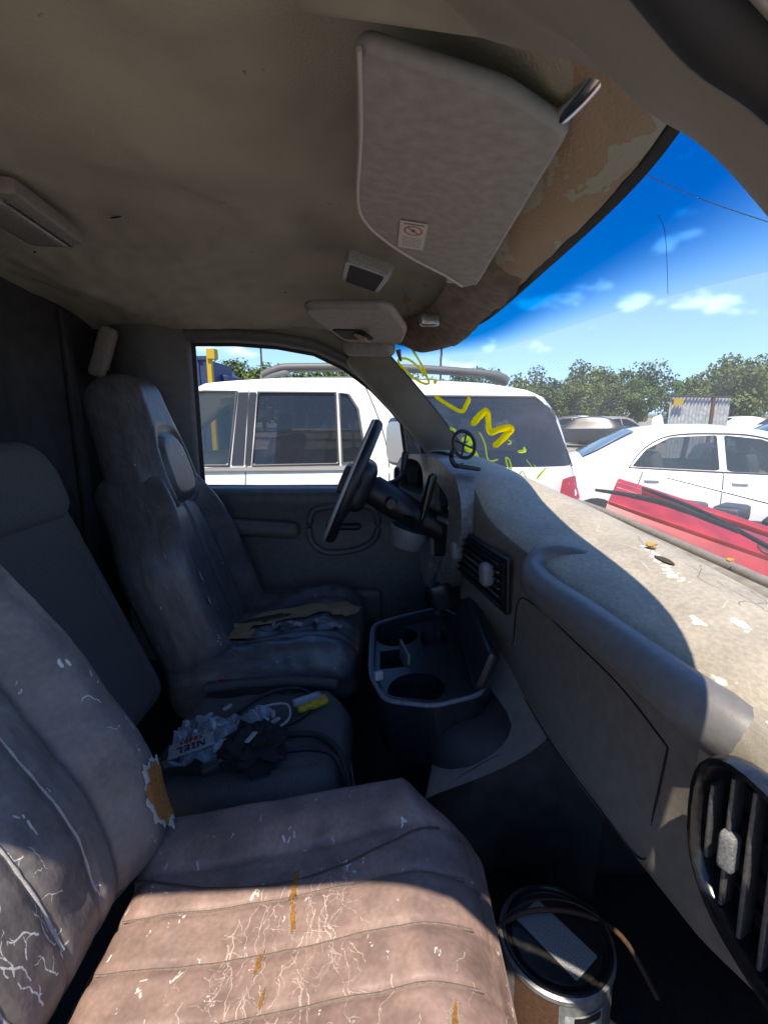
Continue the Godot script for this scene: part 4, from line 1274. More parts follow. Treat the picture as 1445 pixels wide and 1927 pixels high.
# ---------------------------------------------------------------- overhead
func overhead():
	# passenger's visor, hanging a little from the roof
	var v = thing("sun_visor", "large grey passenger sun visor with warning label", "sun visor", Vector3(0.06, 0.27, -0.65), "sun visors")
	var xa := Vector3(0.19, -0.028, 0.0).normalized()
	var vf := frame(Vector3(0.06, 0.272, -0.65), xa, Vector3(0, 0.02, 1))
	# outline in the visor's own plane: x forward, y towards the passenger door
	var poly := soften([Vector2(-0.082, 0.225), Vector2(-0.088, 0.10), Vector2(-0.100, -0.05), Vector2(-0.092, -0.12), Vector2(-0.06, -0.175), Vector2(-0.018, -0.222), Vector2(0.05, -0.275), Vector2(0.094, -0.318), Vector2(0.118, -0.290), Vector2(0.112, 0.155), Vector2(0.085, 0.172), Vector2(0.04, 0.198)], 0.16, 4)
	part(v, "visor_board", slab(poly, 0.016, 0.006, vf, func(p: Vector3): return p + Vector3(0, 0, 0.012 * pow(p.y / 0.3, 2.0))), M.visor)
	var stitch := PackedVector3Array()
	for q in [[-0.078, 0.222], [-0.083, 0.10], [-0.094, -0.05], [-0.085, -0.115], [-0.055, -0.168], [-0.014, -0.214], [0.05, -0.266], [0.09, -0.305]]:
		stitch.append(vf * Vector3(q[0], q[1], 0.0090 + 0.012 * pow(q[1] / 0.3, 2.0)))
	part(v, "piping", tube(smooth_path(stitch, 6), 0.0024, 6), M.piping2)
	# warning label: red ring over rows of print
	var lc := Canvas.new(96, 144, lin(0.52, 0.49, 0.42))
	for k in 22: lc.dab(48.0 + cos(TAU * k / 22.0) * 30.0, 44.0 + sin(TAU * k / 22.0) * 22.0, 4.0, lin(0.36, 0.12, 0.12))
	lc.line(Vector2(28, 30), Vector2(70, 60), 3.5, lin(0.36, 0.12, 0.12))
	lc.dab(48, 44, 8, lin(0.12, 0.1, 0.1))
	rng.seed = 4
	for j in 7:
		var x := 14.0
		while x < 82.0:
			var l := rng.randf_range(4, 11)
			lc.line(Vector2(x, 82 + j * 8), Vector2(minf(x + l, 84), 82 + j * 8), 1.4, lin(0.2, 0.19, 0.17), 0.8)
			x += l + 4.0
	for x in 5: lc.line(Vector2(16 + x * 14, 12), Vector2(24 + x * 14, 12), 4.0, lin(0.16, 0.15, 0.13))
	var lm := mat(Color.WHITE, 0.8)
	lm.albedo_texture = lc.tex()
	var lb := MB.new()
	var lf := func(x, y): return vf * Vector3(x, y, 0.0100 + 0.012 * pow(y / 0.3, 2.0))
	lb.grid(4, 4, func(s: float, t: float): return lf.call(lerpf(-0.036, 0.004, s), lerpf(-0.085, -0.178, t)))
	part(v, "warning_label", lb.mesh(), lm)
	part(v, "pivot_rod", tube(smooth_path(PackedVector3Array([vf * Vector3(0.095, 0.15, 0.0), vf * Vector3(0.110, 0.20, -0.004), vf * Vector3(0.125, 0.235, -0.03)]), 5), 0.0085, 10), M.chrome)
	part(v, "clip", rbox(Vector3(0.016, 0.008, 0.012), 0.003, 4, vf * Transform3D(Basis(), Vector3(0.066, -0.300, 0.014))), M.fringe)
	# driver's visor, swung down, its vanity cover broken out
	var d = thing("sun_visor", "pale driver's sun visor with broken dark mirror recess", "sun visor", Vector3(-0.03, 0.24, -1.40), "sun visors")
	var df := frame(Vector3(-0.045, 0.238, -1.41), Vector3(0.95, -0.06, 0.30), Vector3(-0.18, 0.10, 1.0))
	part(d, "visor_board", slab(soften([Vector2(-0.115, 0.20), Vector2(-0.125, -0.13), Vector2(-0.05, -0.185), Vector2(0.06, -0.15), Vector2(0.115, 0.0), Vector2(0.125, 0.20)], 0.2, 4), 0.024, 0.010, df), M.visor)
	part(d, "visor_roll", rbox(Vector3(0.17, 0.055, 0.05), 0.022, 8, df * Transform3D(Basis(), Vector3(-0.055, -0.175, 0.018))), M.visor)
	var mr = part(d, "mirror_recess", slab(round_poly(0.095, 0.105, 0.016), 0.006, 0.002, df * Transform3D(Basis(), Vector3(-0.055, -0.035, 0.0125))), M.hole)
	part(mr, "broken_cover", slab([Vector2(-0.01, -0.035), Vector2(0.03, -0.02), Vector2(0.025, 0.02), Vector2(0.045, 0.04), Vector2(0.01, 0.045), Vector2(-0.012, 0.01)], 0.004, 0.001, df * Transform3D(Basis(Vector3.UP, -0.35), Vector3(-0.035, -0.025, 0.022))), M.foampale)
	part(d, "pivot_bracket", rbox(Vector3(0.05, 0.03, 0.025), 0.008, 5, Transform3D(Basis(), Vector3(0.115, 0.232, -1.28))), M.steel)
	# dome lamp in the roof
	var l = thing("dome_lamp", "unlit rectangular dome lamp set in the roof lining", "lamp", Vector3(-0.60, 0.35, -0.90))
	var dl := Transform3D(Basis(Vector3.UP, 0.14), Vector3(-0.615, 0.336, -0.905))
	part(l, "lamp_base", rbox(Vector3(0.095, 0.03, 0.225), 0.008, 6, dl), M.panel)
	part(l, "lamp_lens", rbox(Vector3(0.066, 0.022, 0.195), 0.007, 6, dl * Transform3D(Basis(), Vector3(-0.010, -0.014, 0))), M.lens)
	part(l, "lamp_edge", bx(dl * Vector3(0.0275, -0.017, 0), Vector3(0.006, 0.008, 0.196), dl.basis), M.steel)
	# roof switch panel between the visors
	var s = thing("roof_console", "small grey framed dark panel above the windscreen", "panel", Vector3(-0.03, 0.30, -1.07))
	var sf := frame(Vector3(-0.036, 0.292, -1.06), Vector3(1.0, -0.30, -0.15), Vector3(0.10, 0.02, -1.0))
	var rim := []
	for q in [[0.090, 0.215, 0.0], [0.090, 0.215, -0.016], [0.085, 0.210, -0.022], [0.068, 0.186, -0.022], [0.063, 0.180, -0.010]]:
		var ring := PackedVector3Array()
		for p in round_poly(q[0], q[1], 0.010): ring.append(sf * Vector3(p.x, p.y, q[2]))
		rim.append(ring)
		
	part(s, "panel_frame", loops_mesh(rim, 40), M.greyknob)
	part(s, "dark_lens", slab(round_poly(0.068, 0.186, 0.008), 0.006, 0.001, sf * Transform3D(Basis(), Vector3(0, 0, -0.0185))), M.hole)
	# loose lining hanging over the top of the glass
	var fl = thing("torn_lining", "loose brown roof lining drooping over the windscreen top", "lining", Vector3(0.2, 0.24, -1.2))
	part(fl, "lining_flap", sheet(40, 12, func(u: float, v: float):
		var z := lerpf(-0.90, -1.66, u)
		var g := glass((-0.13 - z) / 1.59, 1.0)
		var hang := (0.020 + 0.022 * absf(sag.get_noise_1d(z * 2.5 + 3.0)) + 0.035 * smoothstep(0.45, 0.8, u)) * smoothstep(0.0, 0.12, u) * (1.0 - 0.5 * smoothstep(0.9, 1.0, u))
		var a: float = v * PI
		return Vector3(g.x - 0.115 + 0.115 * v - 0.010, g.y + 0.028 - 0.030 * v - hang * sin(a * 0.62) + 0.005 * sag.get_noise_2d(z * 6.0, v * 2.0), z)), M.stained)
	part(fl, "hanging_thread", tube(PackedVector3Array([Vector3(0.045, 0.20, -1.60), Vector3(0.05, 0.18, -1.605), Vector3(0.055, 0.165, -1.605)]), [0.009, 0.006, 0.003], 7), M.stained)
	# grab handle on the near roof rail
	var g = thing("roof_grab_handle", "tan padded trim hanging at the near door top", "handle", Vector3(0.0, 0.28, -0.25))
	part(g, "trim_pad", rbox(Vector3(0.14, 0.030, 0.16), 0.014, 8, Transform3D(Basis(Vector3.BACK, -0.12), Vector3(0.008, 0.262, -0.298))), M.pillar)
	part(g, "gap_shade_slab", rbox(Vector3(0.15, 0.02, 0.15), 0.008, 5, Transform3D(Basis(Vector3.BACK, -0.12), Vector3(0.02, 0.284, -0.325))), M.rubber)  # dark slab added to stand for the shadow gap by the visor

# ---------------------------------------------------------------- windscreen
const STROKES := [
	[[0.9641, 0.9349], [0.9662, 0.8832], [0.9698, 0.8224], [0.9753, 0.7611], [0.9795, 0.7212], [0.9869, 0.7180], [0.9933, 0.7515], [0.9956, 0.8024], [0.9967, 0.8438], [0.9931, 0.8699], [0.9846, 0.8761], [0.9786, 0.8562], [0.9761, 0.8108], [0.9761, 0.7568]],
	[[0.9702, 0.7330], [0.9686, 0.7191]],
	[[0.9858, 0.6396], [0.9786, 0.5881], [0.9653, 0.5368], [0.9497, 0.5772], [0.9335, 0.6249]],
	[[0.9638, 0.4491], [0.9417, 0.5049], [0.9195, 0.5404], [0.9301, 0.4782], [0.9418, 0.4050], [0.9203, 0.4253], [0.8888, 0.4412], [0.9181, 0.3808], [0.9521, 0.3109]],
	[[0.9990, 0.4271], [0.9928, 0.4089]],
	[[0.9948, 0.3412], [0.9839, 0.3621], [0.9841, 0.3333], [0.9990, 0.2819], [0.9884, 0.2746], [0.9898, 0.2353], [0.9990, 0.2126]],
	[[0.9595, 0.4077], [0.9635, 0.3275], [0.9736, 0.2396], [0.9723, 0.2110], [0.9573, 0.2268]],
	[[0.9423, 0.2432], [0.9488, 0.1801], [0.9438, 0.1723], [0.9379, 0.2304], [0.9423, 0.2432]],
	[[0.9440, 0.1628], [0.9583, 0.1194]],
	[[0.8883, 0.3238], [0.8931, 0.2981], [0.9104, 0.2879]],
	[[0.9461, 0.0859], [0.9367, 0.1277], [0.9251, 0.1554], [0.9262, 0.0755]],
	[[0.9014, 0.2407], [0.8976, 0.1970]],
	[[0.8609, 0.2047], [0.8804, 0.1672], [0.9037, 0.1175]],
	[[0.8893, 0.2131], [0.8866, 0.1783]],
	[[0.9159, 0.3632], [0.9120, 0.3459], [0.9224, 0.3305]]]
const STROKE_W := [0.010, 0.022, 0.016, 0.024, 0.014, 0.018, 0.006, 0.007, 0.007, 0.013, 0.005, 0.004, 0.007, 0.004, 0.006]

const SHADE := Color(0.0, 0.27, 0.56)

func shade_edge(s: float) -> float:
	return 0.765 + 0.11 * s - 0.24 * exp(-s / 0.10)  # dip at the unseen near corner added to keep sun off the dash face

func windscreen():
	var w = thing("windscreen", "dusty curved windscreen with blue tint band and yellow writing", "windscreen", Vector3(0.6, -0.27, -0.925))
	# colour and cover of the pane: clear with a film of dust, dyed blue along the top
	var W := 1024
	var H := 1024
	var c := Canvas.new(W, H, Color(0.80, 0.80, 0.78, 0.07))
	var dust := noise(0.006, 61, 5)
	var fine := noise(0.12, 62, 3)
	for j in H:
		for i in W:
			var o := (j * W + i) * 4
			var a := 0.088 + 0.055 * maxf(0.0, dust.get_noise_2d(i, j)) + 0.03 * maxf(0.0, fine.get_noise_2d(i, j))
			c.d[o] = 209
			c.d[o + 1] = 209
			c.d[o + 2] = 204
			c.d[o + 3] = int(255.0 * a)
	# smears, a long scratch and dried runs
	var at := func(q): return Vector2(q[0] * W, (1.0 - q[1]) * H)
	rng.seed = 8
	for k in 26:
		var p: Vector2 = at.call([lerpf(0.62, 0.56, k / 25.0) + rng.randfn() * 0.008, lerpf(0.91, 0.79, k / 25.0)])
		c.line(p, p + Vector2(rng.randf_range(-12, 12), rng.randf_range(-8, 8)), 0.8, Color(0.5, 0.58, 0.66), 0.7, 0.0, 0.35)
	for k in 40:
		var p := Vector2(rng.randf() * W, rng.randf_range(0.2, 1.0) * H)
		c.line(p, p + Vector2(rng.randfn() * 30, rng.randfn() * 40), 0.7, Color(0.85, 0.87, 0.9), 0.5, 0.0, 0.16)
	var gm := StandardMaterial3D.new()
	gm.transparency = BaseMaterial3D.TRANSPARENCY_ALPHA
	gm.albedo_texture = c.tex()
	gm.roughness = 0.15
	gm.texture_repeat = false
	gm.backlight_enabled = true
	gm.backlight = Color(1.35, 1.35, 1.35)
	gm.cull_mode = BaseMaterial3D.CULL_DISABLED
	M.windscreen = gm
	var b := MB.new()
	b.grid(60, 24, func(s: float, t: float): return glass(s, shade_edge(s) * (1.0 - t)))
	var pane = part(w, "pane", b.mesh(80), gm)
	# the dyed shade band: clear at its lower rim, deep blue at the top
	var bc := Image.create(16, 256, false, Image.FORMAT_RGB8)
	for j in 256:
		var k := smoothstep(0.0, 0.62, 1.0 - j / 255.0)
		var through := Color(lerpf(0.93, SHADE.r, pow(k, 0.55)), lerpf(0.93, SHADE.g, pow(k, 0.8)), lerpf(0.95, SHADE.b, k))
		through = Color(through.r * through.r, through.g * through.g, through.b * through.b)
		for i in 16: bc.set_pixel(i, j, through.linear_to_srgb())
	var bm := StandardMaterial3D.new()
	bm.albedo_color = Color(1, 1, 1, 0)
	bm.albedo_texture = ImageTexture.create_from_image(bc)
	bm.transparency = BaseMaterial3D.TRANSPARENCY_ALPHA
	bm.refraction_enabled = true
	bm.refraction_scale = 0.0001
	bm.roughness = 0.0
	bm.texture_repeat = false
	bm.cull_mode = BaseMaterial3D.CULL_DISABLED
	var bb := MB.new()
	bb.grid(60, 8, func(s: float, t: float): return glass(s, lerpf(1.0, shade_edge(s), t)))
	part(w, "shade_band", bb.mesh(80), bm, "blue tinted band along the top of the windscreen")
	var scr := PackedVector3Array()
	for q in [[0.2543, 0.9714], [0.2223, 0.8911], [0.1816, 0.8085]]: scr.append(glass(q[0], q[1]) + Vector3(-0.003, -0.002, 0))
	part(pane, "scratch", tube(smooth_path(scr, 8), 0.0004, 5), M.fringe)
	scr = PackedVector3Array()
	for q in [[0.2658, 0.9156], [0.2713, 0.8823], [0.3054, 0.7942]]: scr.append(glass(q[0], q[1]) + Vector3(-0.003, -0.002, 0))
	part(pane, "hair_crack", tube(smooth_path(scr, 8), 0.0003, 5), M.trimdark)
	# black printed border along the top of the glass
	part(w, "top_border", sheet(60, 3, func(u: float, v: float): return glass(u, 1.0 - 0.028 * v) + Vector3(-0.002, -0.0015, 0)), M.rubber)
	# black gasket round the pane
	var loop := PackedVector3Array()
	for k in 40: loop.append(glass(k / 39.0, 1.0))
	for k in range(1, 20): loop.append(glass(1.0, 1.0 - k / 20.0))
	for k in 40: loop.append(glass(1.0 - k / 39.0, 0.0))
	for k in range(1, 20): loop.append(glass(0.0, k / 20.0))
	part(w, "gasket", tube(loop, 0.0035, 8, true), M.rubber)
	# hand-brushed paint marks on the inside of the pane
	for i in STROKES.size():
		var pts := PackedVector3Array()
		for q in STROKES[i]: pts.append(Vector3(q[0], q[1], 0))
		var sm := smooth_path(pts, 7 if i < 9 else 4)
		var m := MB.new()
		var wd: float = STROKE_W[i]
		var n := sm.size()
		rng.seed = 40 + i
		m.grid(6, n - 1, func(u: float, v: float):
			var k := int(round(v * (n - 1)))
			var p := glass(sm[k].x, sm[k].y)
			var e0 := glass(sm[maxi(k - 1, 0)].x, sm[maxi(k - 1, 0)].y)
			var e1 := glass(sm[mini(k + 1, n - 1)].x, sm[mini(k + 1, n - 1)].y)
			var ds := glass(sm[k].x + 0.002, sm[k].y) - p
			var dt := glass(sm[k].x, sm[k].y + 0.002) - p
			var nn := ds.cross(dt).normalized()
			if nn.x > 0.0: nn = -nn
			var side := nn.cross(e1 - e0).normalized()
			var end := sqrt(clampf(minf(k + 0.25, n - 1 - k + 0.25) / 2.0, 0.0, 1.0))
			var vary := 0.85 + 0.3 * absf(sag.get_noise_1d(k * 3.0 + i * 40.0))
			return p + nn * (0.003 + 0.0012 * sin(u * PI)) + side * (u - 0.5) * wd * end * vary)
		part(pane, "paint_mark", m.mesh(80), M.paint if i < 4 else M.paintlight)
	# wiper lying outside the glass
	var wp = thing("windscreen_wiper", "black wiper blade resting on the outside of the windscreen", "wiper", Vector3(0.66, -0.24, -1.0))
	var out := Vector3(0.022, 0.012, 0)
	part(wp, "blade", tube(smooth_path(PackedVector3Array([glass(0.77, 0.085) + out, glass(0.66, 0.115) + out, glass(0.54, 0.135) + out, glass(0.42, 0.115) + out]), 6), [0.003, 0.003, 0.0035, 0.0035, 0.004, 0.004, 0.004, 0.005, 0.005, 0.005, 0.005, 0.005, 0.005, 0.005, 0.004, 0.004, 0.0035, 0.003, 0.003], 8, false, 1.4), M.rubber)
	part(wp, "arm", tube(smooth_path(PackedVector3Array([glass(0.62, 0.15) + out * 1.6, glass(0.50, 0.115) + out * 1.8, glass(0.38, 0.03) + out * 2.0]), 6), 0.0045, 8), M.black)
	# plastic cowl between glass and bonnet
	part(wp, "cowl_grille", sheet(30, 6, func(u: float, v: float):
		var g := glass(0.03 + 0.94 * u, 0.0)
		return Vector3(g.x + 0.005 + 0.07 * v, -0.325 - 0.05 * v, g.z)), M.black)

# ---------------------------------------------------------------- small things
func clutter():
	rng.seed = 77
	# ring-shaped phone cradle on the dash
	var o = thing("phone_cradle", "black ring-shaped phone cradle standing on the dashboard", "phone holder", Vector3(0.225, -0.13, -1.28))
	var ctr := Vector3(0.213, -0.080, -1.285)
	var ex := Vector3(0.80, 0.50, 0.15).normalized()
	var ey := Vector3(-0.42, 0.85, -0.10).normalized()
	var ring := PackedVector3Array()
	for k in 32:
		var a := TAU * k / 32.0
		ring.append(ctr + ex * cos(a) * 0.028 + ey * sin(a) * 0.036)
	part(o, "ring", tube(ring, 0.0048, 8, true, 1.0, Vector3.BACK), M.rubber)
	for s in [-1.0, 1.0]:
		part(o, "spoke", tube(PackedVector3Array([ctr + ex * -0.021 * s + ey * -0.026, ctr + ex * 0.021 * s + ey * 0.026]), 0.0028, 6), M.rubber)
	part(o, "stem", tube(smooth_path(PackedVector3Array([ctr - ex * 0.028, ctr + Vector3(-0.034, -0.03, 0), ctr + Vector3(-0.022, -0.055, 0), ctr + Vector3(0.0, -0.056, 0)]), 5), 0.007, 8), M.rubber)
	part(o, "base_plate", rbox(Vector3(0.065, 0.012, 0.045), 0.005, 6, Transform3D(Basis(Vector3.BACK, -0.15), ctr + Vector3(0.012, -0.060, 0.0))), M.black)
	# dry leaves on the pad
	for q in [[Vector3(0.50, -0.240, -0.865), 0.009, "small curled orange leaf lying on the sunlit dashboard"], [Vector3(0.588, -0.243, -0.78), 0.006, "tiny dry leaf caught at the foot of the glass"]]:
		solo("dry_leaf", crumple(q[0], q[1], q[1] * 0.45, 9, 10), M.leafdry, q[2], "leaf", "dry leaves on the dashboard")
	# cables on the middle seat
	var cable := func(pts: Array, r: float, label: String, m):
		var p := PackedVector3Array()
		for q in pts: p.append(q)
		return solo("charging_cable", tube(smooth_path(p, 8), r, 8), m, label, "cable", "cables on the middle seat")
	cable.call([Vector3(-0.36, -0.688, -0.98), Vector3(-0.30, -0.685, -1.07), Vector3(-0.23, -0.682, -1.10), Vector3(-0.17, -0.68, -1.05), Vector3(-0.19, -0.682, -0.98), Vector3(-0.26, -0.682, -0.93)], 0.005, "thin black cable looped around the yellow packet", M.rubber)
	cable.call([Vector3(-0.22, -0.683, -0.92), Vector3(-0.15, -0.678, -0.915), Vector3(-0.10, -0.685, -0.88), Vector3(-0.075, -0.72, -0.84), Vector3(-0.05, -0.80, -0.80)], 0.0075, "thick black cord running over the seat's front corner", M.rubber)
	cable.call([Vector3(-0.22, -0.682, -0.865), Vector3(-0.15, -0.678, -0.87), Vector3(-0.10, -0.685, -0.855), Vector3(-0.07, -0.74, -0.825), Vector3(-0.045, -0.82, -0.79)], 0.0055, "lower black cord beside the thick cord", M.rubber)
	cable.call([Vector3(-0.315, -0.680, -1.00), Vector3(-0.26, -0.675, -1.02), Vector3(-0.225, -0.672, -1.01), Vector3(-0.215, -0.674, -0.96), Vector3(-0.25, -0.676, -0.925), Vector3(-0.32, -0.678, -0.925)], 0.003, "thin white earphone wire on the middle seat", M.fringe)
	cable.call([Vector3(-0.085, -0.76, -1.0), Vector3(-0.07, -0.80, -0.93), Vector3(-0.05, -0.86, -0.86)], 0.003, "pale wire hanging down the middle seat's front", M.greyknob)
	# packets
	var y = thing("yellow_packet", "clear and yellow plastic packet on the middle seat", "packet", Vector3(-0.17, -0.685, -1.02))
	var pf := Transform3D(Basis(Vector3.UP, 0.45).rotated(Vector3.BACK, 0.1), Vector3(-0.17, -0.672, -1.02))
	part(y, "wrapper", rbox(Vector3(0.075, 0.014, 0.036), 0.006, 8, pf, func(p: Vector3): return p + Vector3(0, 0.006 * sag.get_noise_2d(p.x * 60.0, p.z * 60.0), 0)), M.yellow)
	part(y, "clear_window", rbox(Vector3(0.070, 0.012, 0.026), 0.005, 6, pf * Transform3D(Basis(), Vector3(-0.008, 0.006, -0.014))), M.plastic)
	var g = thing("plastic_bag", "crumpled clear plastic bag with printed paper inside", "bag", Vector3(-0.33, -0.69, -0.88))
	var bn := noise(1.0, 5, 4)
	part(g, "bag_film", sheet(26, 18, func(u: float, v: float):
		return Vector3(lerpf(-0.44, -0.25, u) + 0.02 * (v - 0.5), -0.672 + 0.022 * bn.get_noise_2d(u * 3.0, v * 2.4) * 1.6, lerpf(-0.955, -0.80, v) - 0.05 * u), 20), M.plastic)
	var pp := frame(Vector3(-0.385, -0.650, -0.845), Vector3(0.9, 0.12, -0.38), Vector3(0.38, 0.02, 0.9))
	part(g, "printed_paper", bx(pp * Vector3(0, 0, 0), Vector3(0.085, 0.042, 0.002), pp.basis), M.label2)
	part(g, "paper_text", text_mesh("NIEL", 0.018, pp * Transform3D(Basis(Vector3.RIGHT, PI).rotated(Vector3.BACK, PI), Vector3(0.0, 0.006, -0.0018))), M.rubber)
	part(g, "paper_text", text_mesh("18481", 0.012, pp * Transform3D(Basis(Vector3.RIGHT, PI).rotated(Vector3.BACK, PI), Vector3(0.0, -0.016, -0.0018))), M.redlens)
	var k = thing("black_charger", "bunched black charger and cloth in the seat's middle", "charger", Vector3(-0.255, -0.69, -0.86))
	part(k, "bundle", crumple(Vector3(-0.265, -0.668, -0.865), 0.062, 0.030, 14, 22), M.cloth2)
	part(k, "plug", rbox(Vector3(0.035, 0.02, 0.022), 0.006, 5, Transform3D(Basis(Vector3.UP, 0.6), Vector3(-0.335, -0.668, -0.80))), M.rubber)
	part(k, "white_tag", bx(Vector3(-0.265, -0.632, -0.845), Vector3(0.010, 0.003, 0.028), Basis(Vector3.UP, -0.4).rotated(Vector3.BACK, 0.3)), M.fringe)
	# scraps
	var spots := [[Vector3(-0.405, -0.682, -0.985), "white plastic scrap at the back of the middle seat"], [Vector3(-0.37, -0.68, -1.015), "narrow white chip near the middle backrest"], [Vector3(-0.255, -0.678, -0.985), "small white pill-like scrap by the white wire"], [Vector3(-0.245, -0.678, -0.962), "second small white scrap by the white wire"]]
	for q in spots:
		solo("white_scrap", rbox(Vector3(0.026, 0.007, 0.010), 0.003, 4, Transform3D(Basis(Vector3.UP, 0.8 + rng.randf()), q[0])), M.fringe, q[1], "scrap", "white scraps on the middle seat")

func text_mesh(s: String, size: float, place: Transform3D) -> ArrayMesh:
	var t := TextMesh.new()
	t.text = s
	var f := SystemFont.new()
	f.font_names = PackedStringArray(["Droid Sans"])
	f.font_weight = 700
	t.font = f
	t.font_size = 64
	t.pixel_size = size / 46.0
	t.depth = 0.0008
	var st := SurfaceTool.new()
	st.append_from(t, 0, place)
	return st.commit()

func paint_can():
	var c = thing("paint_can", "dark-lidded metal paint can with grey tape in the footwell", "paint can", Vector3(0.268, -0.98, -0.585))
	var at := Transform3D(Basis(Vector3.BACK, 0.03), Vector3(0.268, -0.98, -0.585))
	part(c, "can_body", lathe([[0.0, 0.002], [0.081, 0.0], [0.083, 0.004], [0.081, 0.008], [0.081, 0.186], [0.084, 0.190], [0.084, 0.197], [0.080, 0.200]], at, 48, 35), M.canbody)
	var lid = part(c, "lid", lathe([[0.0805, 0.199], [0.079, 0.203], [0.075, 0.203], [0.072, 0.196], [0.068, 0.194], [0.066, 0.200], [0.062, 0.201], [0.0, 0.2005]], at, 48, 35), M.lid)
	part(lid, "grey_tape", slab(round_poly(0.052, 0.105, 0.002, 2), 0.0015, 0.0005, at * Transform3D(Basis(Vector3.UP, 0.62) * Basis(Vector3.RIGHT, -PI * 0.5), Vector3(-0.002, 0.2026, 0.004))), M.tape)
	part(c, "can_label", sheet(14, 4, func(u: float, v: float):
		var a := lerpf(1.05, 1.75, u)
		return at * Vector3(cos(a) * 0.0822, lerpf(0.03, 0.17, v), sin(a) * 0.0822)), M.canlabel)
	part(c, "label_band", sheet(10, 2, func(u: float, v: float):
		var a := lerpf(1.10, 1.60, u)
		return at * Vector3(cos(a) * 0.0832, lerpf(0.155, 0.168, v), sin(a) * 0.0832)), M.black)
	part(c, "drip", sheet(14, 6, func(u: float, v: float):
		var a := lerpf(1.85, 2.65, u)
		return at * Vector3(cos(a) * 0.0826, lerpf(0.187, 0.05 + 0.05 * absf(sag.get_noise_1d(u * 25.0)), v), sin(a) * 0.0826)), M.rust)
	var p := PackedVector3Array()
	for k in 20:
		var a := lerpf(-0.2, PI + 0.1, k / 19.0)
		p.append(at * Vector3(cos(a) * 0.088, 0.186 + 0.030 * sin(a), 0.012 * sin(a) - 0.055 * sin(a)))
	part(c, "bail_handle", tube(p, 0.0016, 6), M.rust)
	solo("brown_cord", tube(smooth_path(PackedVector3Array([Vector3(0.16, -0.80, -0.60), Vector3(0.22, -0.768, -0.61), Vector3(0.30, -0.768, -0.61), Vector3(0.37, -0.80, -0.60), Vector3(0.42, -0.88, -0.57)]), 6), 0.004, 7), M.rust, "thin brown cord lying across the paint can lid", "cord")

# ---------------------------------------------------------------- salvage yard
func lerp_table(tab: Array, x: float, k: int) -> float:
	if x <= tab[0][0]: return tab[0][k]
	for i in tab.size() - 1:
		if x <= tab[i + 1][0]:
			var w: float = (x - tab[i][0]) / (tab[i + 1][0] - tab[i][0])
			var a: float = tab[maxi(i - 1, 0)][k]
			var d: float = tab[mini(i + 2, tab.size() - 1)][k]
			return lerpf(cubic_interpolate(tab[i][k], tab[i + 1][k], a, d, w), lerpf(tab[i][k], tab[i + 1][k], w), 0.6)
	return tab[tab.size() - 1][k]

# table rows: x along the car, sill height, belt height, roof height, half width at the belt, half width at the roof
func car_section(tab: Array, x: float) -> Array:
	var yb := lerp_table(tab, x, 1)
	var yw := lerp_table(tab, x, 2)
	var yr := lerp_table(tab, x, 3)
	var w := lerp_table(tab, x, 4)
	var wr := lerp_table(tab, x, 5)
	var e := minf(0.06, (yr - yw) * 0.4)
	return [Vector2(w * 0.90, yb), Vector2(w * 0.985, yb + 0.10), Vector2(w, lerpf(yb, yw, 0.45)), Vector2(w * 0.995, lerpf(yb, yw, 0.75)), Vector2(w * 0.97, yw - 0.02), Vector2(w * 0.945, yw), Vector2(lerpf(w * 0.945, wr, 0.55), lerpf(yw, yr - e, 0.55)), Vector2(wr, yr - e), Vector2(wr - e * 0.7, yr - e * 0.25), Vector2(wr * 0.72, yr), Vector2(wr * 0.35, yr + 0.012), Vector2(0, yr + 0.016)]

func car_side(tab: Array, x: float, y: float) -> float:
	var s := car_section(tab, x)
	for i in s.size() - 1:
		if y <= s[i + 1].y and s[i + 1].y > s[i].y: return lerpf(s[i].x, s[i + 1].x, clampf((y - s[i].y) / (s[i + 1].y - s[i].y), 0.0, 1.0))
	return s[7].x

